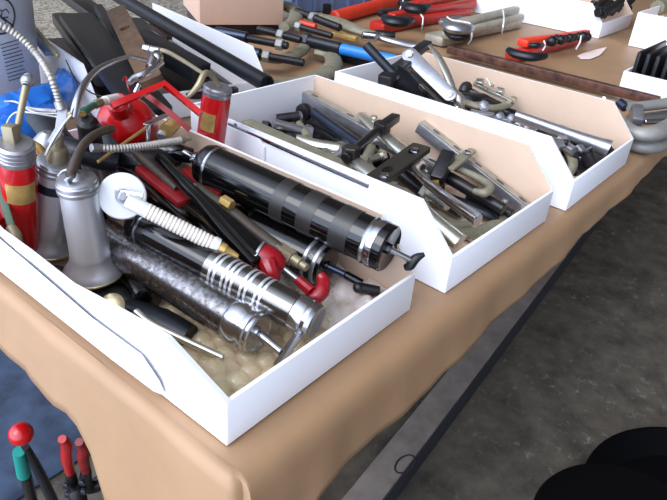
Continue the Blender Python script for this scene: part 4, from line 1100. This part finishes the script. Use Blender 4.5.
wrench((433, 40, 0.016), (520, 23, 0.016), 0.070, 0.030, 0.026, 'wrench_grey', 'gunmetal', 'bare grey pipe wrench lowest in the tied grey bundle', hook=False)
wrench((450, 27, 0.040), (517, 10, 0.040), 0.055, 0.030, 0.026, 'wrench_grey', 'grey_steel', 'bare grey pipe wrench on top of the tied grey bundle')
wrench((446, 36, 0.036), (522, 17, 0.030), 0.034, 0.026, 0.018, 'wrench_grey', 'grey_steel', 'slim grey wrench handle in the middle of the tied grey bundle', hook=False)
wrench((512, 56, 0.014), (586, 38, 0.016), 0.050, 0.026, 0.024, 'wrench_red', 'black_iron', 'dark red wrench lowest in the small bundle on the brown paper', hook=False)
wrench((522, 43, 0.040), (588, 33, 0.034), 0.036, 0.024, 0.020, 'red_orange', 'black_iron', 'orange red wrench on top of the small bundle on the brown paper', hook=False)
mb = MB(); mb.tube(at((509, 50, 0.036), (516, 54, 0.034), (532, 57, 0.034), (545, 56, 0.034)), [0.010, 0.014, 0.014, 0.010], seg=12, flat=0.8)
tag(mb.build('wrench_jaw', 'gunmetal', root=P(528, 55, 0.03)), 'scuffed dark steel jaw at the front of the small red bundle', 'jaw')
mb = MB(); mb.tube(at((529, 45, 0.05), (536, 45.5, 0.052), (543, 45, 0.05)), [0.005, 0.008, 0.005], seg=10)
tag(mb.build('wrench_jaw', 'gunmetal', root=P(535, 45, 0.05)), 'small grey oval jaw on the orange red wrench', 'jaw')
def teeth():
    mb = MB(); rnd = random.Random(2)
    for i in range(9):
        u = 552 + 4.4 * i
        mb.ball(P(u, 40 - 0.55 * i + rnd.uniform(-1.5, 1.5), 0.046), 0.014 * rnd.uniform(0.7, 1.1), seg=10)
    return tag(mb.build('chain', 'black_iron', root=P(570, 36, 0.04)), 'black chain heaped along the small red wrench bundle', 'chain')
teeth()
def tie(pts, label):
    mb = MB(); mb.tube(at(*pts), 0.0022, seg=8)
    return tag(mb.build('cable_tie', 'tie', root=P(*pts[0])), label, 'cable tie')
tie([(419, 11, 0.058), (421, 15, 0.056), (423, 18, 0.050), (422.5, 24, 0.040), (422, 29, 0.014)], 'white tie around the front of the red wrench bundle')
tie([(404, -2, 0.07), (402, 4, 0.06), (400, 9, 0.05)], 'white tie around the rear of the red wrench bundle')
tie([(447, 17, 0.062), (452, 20, 0.062), (464, 22, 0.06), (471, 25, 0.056), (471.5, 38, 0.030), (468, 44, 0.010)], 'white tie around the jaws of the grey wrench bundle')
tie([(503, 10, 0.062), (504, 18, 0.055), (503, 27, 0.040), (502, 34, 0.012)], 'white tie around the handles of the grey wrench bundle')
tie([(544, 41, 0.052), (545, 46, 0.048), (543, 50, 0.045)], 'thin pale wire around the jaw end of the small red bundle')
tie([(581, 36, 0.050), (580, 42, 0.040), (576, 49, 0.02)], 'thin pale wire around the handle end of the small red bundle')

# grey clamps beyond the third box, at the right edge
def grey_clamp(h, dv, label):
    o = thing('c_clamp', P(650, 120 + dv, h), label, 'clamp')
    mb = MB(); mb.tube(at((622, 128 + dv, h), (634, 138 + dv, h), (650, 140 + dv, h), (668, 134 + dv, h), (690, 118 + dv, h)), [0.010, 0.014, 0.017, 0.018, 0.018], seg=14, flat=0.8, sub=8); mb.build('bow', 'pale_forged', o)
    mb = MB(); mb.tube(at((630, 113 + dv, h + 0.01), (645, 112 + dv, h + 0.01), (668, 109 + dv, h + 0.01), (690, 104 + dv, h + 0.01)), [0.012, 0.012, 0.013, 0.014], seg=14, flat=0.8); mb.build('arm', 'pale_forged', o)
    return o
g1 = grey_clamp(0.016, 6, 'lower pale grey forged clamp at the right edge beyond the third box')
g2 = grey_clamp(0.045, -6, 'upper pale grey forged clamp with a square pad at the right edge')
mb = MB(); flat_bar(mb, P(636, 108, 0.062), P(637, 124, 0.045), 0.020, 0.022, bev=0.003); mb.build('pad', 'grey_steel', g2)
rod(g2, 'screw', 'chrome', P(644, 122, 0.05), P(672, 121, 0.05), 0.005)
rod(g2, 'pivot', 'blue_steel', P(619, 102, 0.055), P(626, 108, 0.05), 0.009)

# rack of black plates in the low box, tools in the far boxes
proto = None
for i in range(6):
    A = P(641 + 9.5 * i, 70 - 6.5 * i * 0.75, 0.004)
    if proto is None:
        mb = MB(); w, hh = 0.10, 0.088
        n_ = V((0.0, -1.0, 0.0))
        F = Matrix.Translation(A)
        mb = MB(F); mb.box((0.0, 0.0, hh / 2), (0.21, 0.009, hh), 0.003)
        proto = thing('black_plate', A, 'placeholder', 'plate', 'black plates in the low box')
        p1 = mb.build('plate', 'black_iron', proto)
        mb = MB(F); mb.box((-0.06, 0.0055, hh * 0.6), (0.05, 0.003, 0.04), 0.001); mb.build('boss', 'gunmetal', proto)
        o = proto
    else:
        o = proto.copy(); COL.objects.link(o)
        for ch in proto.children:
            c = ch.copy(); c.parent = o; COL.objects.link(c)
    o.location = V((1.458, 0.122 - 0.021 * i, TZ + 0.008))
    o['label'] = ['nearest black plate', 'second black plate', 'third black plate', 'fourth black plate', 'fifth black plate', 'last black plate'][i] + ' of the row in the low white box, from its left end'
rnd = random.Random(8)
for i in range(26):
    A = P(594 + 30 * rnd.random(), 2 + 12 * rnd.random(), 0.045 + 0.012 * (i % 4)); a = rnd.uniform(-0.5, 0.5)
    B = A + V((math.cos(a) * 0.05, math.sin(a) * 0.05, rnd.uniform(0, 0.03)))
    mb = MB(); mb.cyl(A, B, 0.013, 0.010, 12); mb.hexa(A - (B - A) * 0.2, A, 0.016)
    o = mb.build('fitting', 'black_iron' if i % 3 else 'gunmetal', root=A)
    tag(o, 'dark metal fitting heaped in the far white box behind the pliers', 'fitting', 'dark fittings in the far white box')
for i, (u, v, h, u2, v2, h2) in enumerate(((655, 11, 0.07, 700, 6, 0.07), (658, 8, 0.09, 700, 0, 0.09))):
    A, B = P(u, v, h), P(u2, v2, h2)
    mb = MB(); mb.cyl(A, B, 0.022); mb.cyl(A - (B - A) * 0.03, A + (B - A) * 0.06, 0.024)
    tag(mb.build('red_tool', ('red', 'forged')[i], root=A), ('red tool end in the white box at the upper right edge', 'grey tool end above the red one in the upper right box')[i], 'tool')

# carton, crate, torn scrap
A = P(200, 25, 0.030); B = P(283, 25, 0.030)
d = (B - A); d.z = 0; d.normalize(); F = axis_frame(A, A + d)
o = thing('carton', A, 'plain pinkish brown carton standing behind the dark clamps', 'carton')
L = (B - A).length
mb = MB(F); mb.box((L / 2, 0.13, 0.10), (L, 0.26, 0.20), 0.002); mb.build('body', 'carton', o)
mb = MB(F); mb.box((L / 2, 0.13, 0.2006), (0.05, 0.262, 0.0012)); mb.build('tape', 'kraft_card', o)
mb = MB(F); mb.box((L * 0.5, 0.13, -0.014), (L * 0.94, 0.22, 0.028), 0.002)
tag(mb.build('clamp_tray', 'gunmetal', root=A), 'dark flat tray under the pinkish carton', 'tray')
c = P(308, 14, 0.0)
F = Matrix.Translation(c) @ Matrix.Rotation(-0.35, 4, 'Z')
o = thing('plastic_crate', c, 'grey blue ribbed plastic crate behind the clamps at the top', 'crate')
mb = MB(F); mb.box((0.10, 0.12, 0.09), (0.30, 0.2, 0.18), 0.006); mb.build('body', 'crate_blue', o)
for k in range(5):
    mb = MB(F); mb.box((-0.03 + 0.062 * k, 0.016, 0.09), (0.014, 0.012, 0.17), 0.002); mb.build('rib', 'crate_blue', o)
mb = MB(); q = at((577, 56, 0.004), (583, 53, 0.004), (598, 49, 0.004), (607, 47, 0.004), (600, 55, 0.004), (590, 59, 0.004), (581, 59, 0.004))
fr = [mb._v(p) for p in q]; bk = [mb._v(p + V((0, 0, -0.0008))) for p in q]
mb._f(fr); mb._f(list(reversed(bk)))
for i in range(len(q)): mb._f([fr[i], bk[i], bk[(i + 1) % len(q)], fr[(i + 1) % len(q)]])
tag(mb.build('paper_scrap', 'scrap', root=q[0]), 'pale torn scrap on the brown paper in front of the far white box', 'paper scrap')

# ------------------------------------------------------------------ pail and blue plastic at the left
def pail():
    base = P(38, 116, 0.0) + V((-0.637, 0.767, 0)) * 0.128
    base.z = TZ + 0.002
    o = thing('plastic_pail', base, 'tall pale plastic pail with a printed warning, at the left edge', 'pail')
    R0, R1, H = 0.128, 0.146, 0.37
    F = axis_frame(base, base + V((0, 0, 1)))
    mb = MB(F); mb.lathe([(0, 0), (0, R0 - 0.003), (0.004, R0), (H - 0.05, R1 - 0.002), (H - 0.048, R1 + 0.006), (H - 0.02, R1 + 0.007), (H - 0.018, R1 + 0.001), (H, R1 + 0.004), (H, R1 - 0.004), (0.01, R0 - 0.006), (0.01, 0)], 72)
    mb.build('body', 'pail_plastic', o)
    def on(u, v, off=0.0006):
        d = (FWD + RIGHT * ((u - 333.5) / FPX) + DOWN * ((v - 250.0) / FPX)).normalized()
        lo, hi = 0.3, 2.0; t = 0.3
        while t < 2.5:
            p = EYE + d * t; z = p.z - base.z
            if (p - base).xy.length < R0 + (R1 - 0.002 - R0) * z / (H - 0.05) + off: break
            t += 0.0006
        return EYE + d * t
    def strip(pts, w, name='printed_mark', closed=False):
        mb = MB(); q = [on(u, v) for u, v in pts]
        mb.tube(q, w, seg=6, smooth=False, flat=0.4); return mb.build(name, 'print', o)
    mb = MB()
    mb.tube([on(1 + 13.5 * math.cos(t), 16 + 18 * math.sin(t)) for t in [2 * PI * i / 36 for i in range(37)]], 0.0026, seg=6, smooth=False, flat=0.5)
    mb.tube([on(-9, 8), on(0, 16), on(13, 26)], 0.0024, seg=6, smooth=False, flat=0.5)
    mb.build('prohibition_ring', 'print', o)
    mb = MB()
    for pts in (((-3, 8), (2, 11), (6, 9), (9, 13)), ((2, 11), (1, 18), (6, 22), (3, 28)), ((1, 18), (8, 17)), ((-5, 22), (0, 29), (5, 31))):
        mb.tube([on(*p) for p in pts], 0.0014, seg=6, smooth=False, flat=0.5)
    mb.build('pictogram', 'print', o)
    mb = MB(); rnd = random.Random(4)
    for k in range(11):
        y0 = 45 + 3.6 * k; u = 0.5 + 0.85 * k
        end = 19 + 0.85 * k
        while u < end - 1.5:
            w = rnd.uniform(2.0, 4.5); u2 = min(u + w, end)
            f = lambda uu: y0 - 0.28 * (uu - 0.85 * k)
            mb.tube([on(u, f(u)), on(u2, f(u2))], 0.0013, seg=5, smooth=False, flat=0.4)
            u = u2 + 0.8
    mb.build('warning_print', 'print', o)
pail()
def blue_plastic():
    mb = MB(); rnd = random.Random(9)
    mb.tube(at((-20, 125, 0.05), (10, 118, 0.055), (35, 108, 0.06), (58, 96, 0.06), (66, 84, 0.06), (62, 74, 0.06)), [0.030, 0.034, 0.030, 0.022, 0.016, 0.010], seg=14)
    mb.tube(at((-15, 140, 0.06), (15, 132, 0.06), (38, 122, 0.06), (52, 112, 0.06)), [0.022, 0.024, 0.022, 0.012], seg=14)
    for v in mb.bm.verts: v.co += V((rnd.uniform(-1, 1), rnd.uniform(-1, 1), rnd.uniform(-1, 1))) * 0.003
    return tag(mb.build('plastic_bag', 'blue_bag', root=P(30, 112, 0.05)), 'crumpled bright blue plastic around the foot of the pale pail', 'bag')
blue_plastic()

# ------------------------------------------------------------------ tools standing on the floor at the lower left
def ball_lever():
    a = 0.30
    top = PX(21, 434, 0.02)
    o = thing('lever_tool', V((0.06, top.y, 0.0)), 'black lever tool with red ball knob and teal sleeve below the table end', 'lever')
    k = lambda u, v: PX(u, v, 0.02 + 0.0006 * (v - 434))
    mb = MB(); mb.ball(top, mpp(top) * 12.0, seg=28); mb.build('ball_knob', 'red', o)
    mb = MB(); mb.tube([k(25, 446), k(34, 462), k(46, 486), k(58, 515), k(70, 560)], [0.008, 0.010, 0.012, 0.013, 0.014], seg=14, flat=0.7); mb.build('lever', 'gunmetal', o)
    mb = MB(); mb.tube([k(25, 448) + V((-0.01, 0, 0)), k(31, 470) + V((-0.012, 0, 0))], [0.009, 0.011], seg=14); mb.build('sleeve', 'teal', o)
    mb = MB(); mb.tube([k(33, 472) + V((-0.012, 0, 0)), k(42, 510) + V((-0.012, 0, 0)), k(52, 560)], [0.009, 0.010, 0.011], seg=12); mb.build('strut', 'black_iron', o)
    kk = k(60, 540)
    mb = MB(); mb.box((kk.x, kk.y, kk.z / 2 - 0.02), (0.10, 0.10, kk.z - 0.0), 0.01); mb.bm.transform(Matrix.Translation(V((0, 0, 0.02)))); mb.build('base', 'black_iron', o)
ball_lever()
def pliers(u0, v0, u1, v1, x, label, mat, dx=0.0):
    A, B = PX(u0, v0, x), PX(u1, v1, x + 0.02)
    o = thing('bolt_cutter', V((B.x, B.y, 0)), label, 'bolt cutter')
    m_ = A.lerp(B, 0.55)
    mb = MB(); mb.tube([A, A.lerp(B, 0.2) + V((0.004, 0, 0)), m_, B], [0.006, 0.0085, 0.0085, 0.0075], seg=14); mb.build('grip', mat, o)
    mb = MB(); mb.tube([B, B + (B - A) * 0.7, V((B.x + dx, B.y - 0.01, 0.25)), V((B.x + dx, B.y, 0.003))], [0.008, 0.012, 0.014, 0.014], seg=12); mb.build('arm', 'black_iron', o)
    q = B + (B - A) * 0.25
    for dv in (0, 0.022):
        bolt(o, q + V((-0.012, -0.004, -dv)), 0.005, V((-0.8, -0.4, 0.3)), 'gunmetal')
pliers(62, 439, 70, 472, 0.045, 'black cutter with a bright red grip standing beside the ball knob lever', 'red')
pliers(79, 442, 86, 470, 0.06, 'black cutter with a dark red grip partly behind the hanging paper', 'dark_red', 0.07)

# ------------------------------------------------------------------ black stool and tub at the lower right
o = thing('stool', V((0.438, -0.281, 0)), 'round black stool top nearest the lower right corner', 'stool')
c = V((0.436, -0.281, TZ - 0.305)); r = 0.130
mb = MB(axis_frame(c - V((0, 0, 0.04)), c + V((0, 0, 0.01)))); mb.lathe([(0, 0), (0, r - 0.01), (0.006, r), (0.030, r), (0.038, r - 0.004), (0.042, r - 0.014), (0.044, 0)], 64); mb.build('seat', 'black_rubber', o)
for k in range(4):
    a = PI / 4 + k * PI / 2
    mb = MB(); mb.cyl(c + V((0.08 * math.cos(a), 0.08 * math.sin(a), -0.038)), V((c.x + 0.12 * math.cos(a), c.y + 0.12 * math.sin(a), 0.0)), 0.011); mb.build('leg', 'black_rubber', o)
c = V((0.955, -0.423, 0.0)); r = 0.287
o = thing('rubber_tub', c, 'low round black rubber tub on the floor beyond the stool', 'tub')
mb = MB(axis_frame(c, c + V((0, 0, 1)))); mb.lathe([(0.0, 0), (0.0, r - 0.03), (0.05, r - 0.004), (0.052, r), (0.060, r), (0.062, r - 0.008), (0.045, r - 0.016), (0.012, r - 0.045), (0.010, 0)], 72); mb.build('body', 'black_rubber', o)

# ------------------------------------------------------------------ jaws of the bundled wrenches
def oval_jaw(pts, rad, mat, label, flat=0.6):
    mb = MB(); mb.tube(at(*pts), rad, seg=14, flat=flat)
    return tag(mb.build('wrench_jaw', mat, root=P(*pts[0])), label, 'jaw')
oval_jaw([(386, 17, 0.058), (391, 21, 0.058), (401, 22, 0.058), (410, 20, 0.056)], [0.014, 0.024, 0.024, 0.016], 'gunmetal', 'dark oval jaw on the middle red wrench of the bundle')
oval_jaw([(405, 4, 0.068), (411, 8, 0.068), (419, 9, 0.068), (426, 7, 0.066)], [0.014, 0.024, 0.024, 0.016], 'gunmetal', 'dark oval jaw on the rear red wrench of the bundle')
oval_jaw([(376, 32, 0.034), (384, 34, 0.034), (395, 35, 0.034)], [0.010, 0.016, 0.012], 'black_iron', 'dark worn jaw at the head of the front red wrench')
oval_jaw([(446, 24, 0.066), (453, 28, 0.066), (463, 29, 0.064), (470, 27, 0.060)], [0.014, 0.024, 0.024, 0.014], 'grey_steel', 'pale oval jaw at the head of the grey wrench bundle')
oval_jaw([(448, 31, 0.045), (456, 36, 0.045), (466, 36, 0.045)], [0.014, 0.022, 0.016], 'gunmetal', 'dark gap jaw under the pale oval jaw of the grey bundle')

# ------------------------------------------------------------------ more pieces filling the boxes
def loose_bolt(p, ang, tilt, L, r, mat):
    a = V((math.cos(ang) * math.cos(tilt), math.sin(ang) * math.cos(tilt), math.sin(tilt)))
    o = thing('bolt', p, 'small loose bolt', 'bolt')
    mb = MB(axis_frame(p, V(p) + a)); mb.lathe([(0, r), (L, r), (L, r * 0.8)], 12); mb.build('shank', mat, o)
    mb = MB(axis_frame(p, V(p) + a)); mb.lathe([(-r * 1.3, r * 1.5), (-r * 1.2, r * 1.75), (0, r * 1.75)], 6); mb.build('head', mat, o)
    return o
rnd = random.Random(21)
for name, T, n, lab, grp, y0, y1 in (('middle', T2, 34, 'small loose bolt lying among the pullers in the middle box', 'loose bolts in the middle box', 0.075, 0.40),
                             ('third', T3, 40, 'small loose bolt lying among the tools in the third box', 'loose bolts in the third box', 0.075, 0.36)):
    for i in range(n):
        p = T @ V((rnd.uniform(0.045, 0.215), rnd.uniform(y0, y1), rnd.uniform(0.014, 0.044)))
        o = loose_bolt(p, rnd.uniform(0, 6.28), rnd.uniform(-0.1, 0.3), rnd.uniform(0.025, 0.055), rnd.uniform(0.005, 0.0085), rnd.choice(['zinc', 'black_iron', 'grey_steel', 'forged', 'gunmetal', 'zinc']))
        o['label'] = lab; o['group'] = grp
def jaw_piece(pts, rad, mat, label, cat='jaw', name='puller_jaw', flat=0.7):
    mb = MB(); mb.tube(at(*pts), rad, seg=12, flat=flat)
    return tag(mb.build(name, mat, root=P(*pts[0])), label, cat)
jaw_piece([(298, 138, 0.04), (315, 144, 0.04), (340, 148, 0.04), (352, 152, 0.04)], [0.008, 0.011, 0.011, 0.007], 'zinc', 'pale flat puller jaw left of the lower hex nut in the middle box')
jaw_piece([(405, 152, 0.050), (425, 160, 0.046), (440, 172, 0.04), (437, 183, 0.036)], [0.008, 0.010, 0.010, 0.006], 'gunmetal', 'dark curved jaw between the black crossplate and the square block')
jaw_piece([(446, 196, 0.024), (462, 203, 0.024), (486, 213, 0.02), (498, 221, 0.012)], [0.007, 0.009, 0.009, 0.006], 'gunmetal', 'dark rod end between the ribbed chrome leg and the black threaded rod')
jaw_piece([(412, 196, 0.04), (420, 207, 0.036), (428, 213, 0.032), (424, 222, 0.026)], [0.008, 0.009, 0.008, 0.006], 'blue_steel', 'blue grey curved piece between the two front puller legs')
jaw_piece([(444, 228, 0.016), (468, 234, 0.012), (494, 226, 0.010), (508, 216, 0.010)], [0.008, 0.010, 0.010, 0.007], 'forged', 'olive bent strap lying at the front edge of the middle box')
jaw_piece([(330, 118, 0.034), (352, 130, 0.034), (370, 142, 0.034)], [0.010, 0.012, 0.010], 'black_iron', 'black rod beside the blued screw in the middle box')
jaw_piece([(520, 186, 0.016), (510, 196, 0.016), (500, 206, 0.014)], [0.006, 0.008, 0.006], 'zinc', 'short zinc strap against the right wall near the front of the middle box')
jaw_piece([(455, 96, 0.046), (470, 98, 0.046), (486, 99, 0.044), (500, 106, 0.04)], [0.012, 0.014, 0.014, 0.010], 'gunmetal', 'dark round body under the small olive plated puller')
jaw_piece([(463, 92, 0.05), (466, 86, 0.06), (474, 84, 0.062)], [0.010, 0.010, 0.008], 'black_iron', 'dark hooked piece left of the small olive plated puller')
jaw_piece([(470, 112, 0.04), (490, 116, 0.036), (512, 122, 0.03), (536, 132, 0.026)], [0.008, 0.010, 0.010, 0.008], 'grey_steel', 'grey bar along the left side of the third box')
jaw_piece([(530, 140, 0.022), (545, 140, 0.024), (556, 146, 0.020), (560, 158, 0.012)], [0.009, 0.011, 0.011, 0.008], 'grey_steel', 'grey curved piece left of the forged half ring')
jaw_piece([(576, 164, 0.018), (590, 160, 0.018), (604, 152, 0.016)], [0.010, 0.012, 0.010], 'gunmetal', 'dark bar below the two black sockets in the third box')
jaw_piece([(560, 127, 0.04), (580, 136, 0.036), (598, 144, 0.030)], [0.007, 0.008, 0.008], 'grey_steel', 'slim grey rod directly beneath the chrome tube')
jaw_piece([(420, 78, 0.07), (432, 92, 0.06), (446, 106, 0.045)], [0.010, 0.011, 0.010], 'black_iron', 'black strut behind the pale link arm of the big puller')

# grey pump bodies between the oilers and the back of the nearest box
A, B = P(48, 168, 0.09), P(47, 132, 0.135)
o = thing('pump_oiler', A, 'blue grey domed oiler behind the far left red one', 'oil can')
mb = MB(axis_frame(A, B)); L = (B - A).length
mb.lathe([(-0.05, 0.016), (L * 0.5, 0.017), (L * 0.75, 0.0145), (L * 0.92, 0.009), (L, 0.004), (L, 0)], 28); mb.build('body', 'grey_steel', o)
mb = MB(axis_frame(A, B)); mb.lathe([(L * 0.42, 0.0172), (L * 0.44, 0.0182), (L * 0.54, 0.0182), (L * 0.56, 0.0165)], 28); mb.build('collar', 'gunmetal', o)
A, B = P(80, 111, 0.135), P(116, 152, 0.112)
mb = MB(); flat_bar(mb, A, B, 0.016, 0.006, up=V((-0.5, -0.5, 0.6)), bev=0.001)
tag(mb.build('strap_lever', 'gunmetal', root=A), 'dark blue grey flat lever sloping down from the curved steel spout', 'lever')
jaw_piece([(38, 118, 0.12), (48, 126, 0.12), (58, 140, 0.115), (70, 150, 0.11)], [0.014, 0.017, 0.016, 0.014], 'gunmetal', 'dark bulky piece behind the oiler levers at the back of the nearest box', 'part', 'dark_fitting')
jaw_piece([(64, 146, 0.115), (80, 152, 0.112), (100, 158, 0.105), (118, 162, 0.1)], [0.012, 0.014, 0.014, 0.012], 'gunmetal', 'dark tube lying across behind the rear aluminium oiler', 'tube', 'grease_tube', 0.9)
jaw_piece([(108, 150, 0.10), (130, 158, 0.095), (152, 160, 0.095), (176, 158, 0.09)], [0.014, 0.016, 0.015, 0.012], 'black_iron', 'dark curved piece directly under the red oil can', 'part', 'dark_fitting', 0.8)
jaw_piece([(160, 150, 0.10), (176, 152, 0.10), (192, 156, 0.095)], [0.010, 0.012, 0.010], 'black_paint', 'black fitting behind the nozzle of the large banded gun', 'part', 'dark_fitting', 0.9)
jaw_piece([(58, 176, 0.128), (66, 170, 0.135), (84, 176, 0.132), (93, 188, 0.125), (95, 200, 0.118)], [0.0012] * 5, 'thin_wire', 'thin bent wire looped over the front aluminium oiler lid', 'wire', 'wire_loop', 1.0)
jaw_piece([(27, 142, 0.14), (38, 148, 0.135), (46, 157, 0.125)], [0.0045, 0.005, 0.004], 'brass', 'brass brown fitting right of the far left red oiler cap', 'fitting', 'fitting', 1.0)
jaw_piece([(0, 192, 0.06), (6, 212, 0.055), (12, 225, 0.05)], [0.014, 0.016, 0.014], 'red', 'small red shape low at the left edge behind the green strap', 'oil can', 'red_part', 1.0)
jaw_piece([(30, 272, 0.010), (46, 272, 0.010), (64, 276, 0.010), (84, 296, 0.010)], [0.009, 0.010, 0.010, 0.009], 'black_iron', 'dark lumpy piece on the box bottom between the flared aluminium feet', 'part', 'dark_fitting', 0.8)
jaw_piece([(100, 292, 0.014), (118, 302, 0.012), (140, 316, 0.010)], [0.016, 0.018, 0.012], 'black_iron', 'dark piece on the box bottom near the small filler cap', 'part', 'dark_fitting', 0.8)
jaw_piece([(128, 310, 0.012), (160, 322, 0.012), (190, 336, 0.010)], [0.014, 0.016, 0.012], 'gunmetal', 'dark bar beside the thin bent spout at the box bottom', 'part', 'dark_fitting', 0.8)
for a, b, r, mt, lab in (((300, 120, 0.030), (352, 150, 0.028), 0.012, 'black_iron', 'thick dark rod at the back of the middle box between blued screw and olive bar'),
                         ((360, 150, 0.030), (402, 176, 0.028), 0.012, 'gunmetal', 'thick dark rod beneath the pale zinc leg of the crossbar puller'),
                         ((388, 140, 0.030), (432, 165, 0.028), 0.010, 'blue_steel', 'blue grey rod right of the black crossplate along the slotted bar'),
                         ((468, 196, 0.020), (512, 216, 0.014), 0.010, 'black_iron', 'dark rod just below the black threaded rod, front of the middle box'),
                         ((470, 104, 0.030), (520, 124, 0.024), 0.012, 'black_iron', 'thick dark rod in front of the small olive plated puller'),
                         ((505, 112, 0.040), (550, 128, 0.034), 0.010, 'gunmetal', 'dark rod left of the chrome tube at mid length of the third box'),
                         ((536, 134, 0.030), (586, 150, 0.026), 0.011, 'gunmetal', 'dark rod behind the forged half ring in the third box'),
                         ((400, 70, 0.060), (440, 92, 0.050), 0.012, 'black_iron', 'dark rod behind the pale link arm in the third box')):
    A, B = P(*a), P(*b); mb = MB(); mb.cyl(A, B, r); tag(mb.build('steel_rod', mt, root=(A + B) / 2), lab, 'rod')
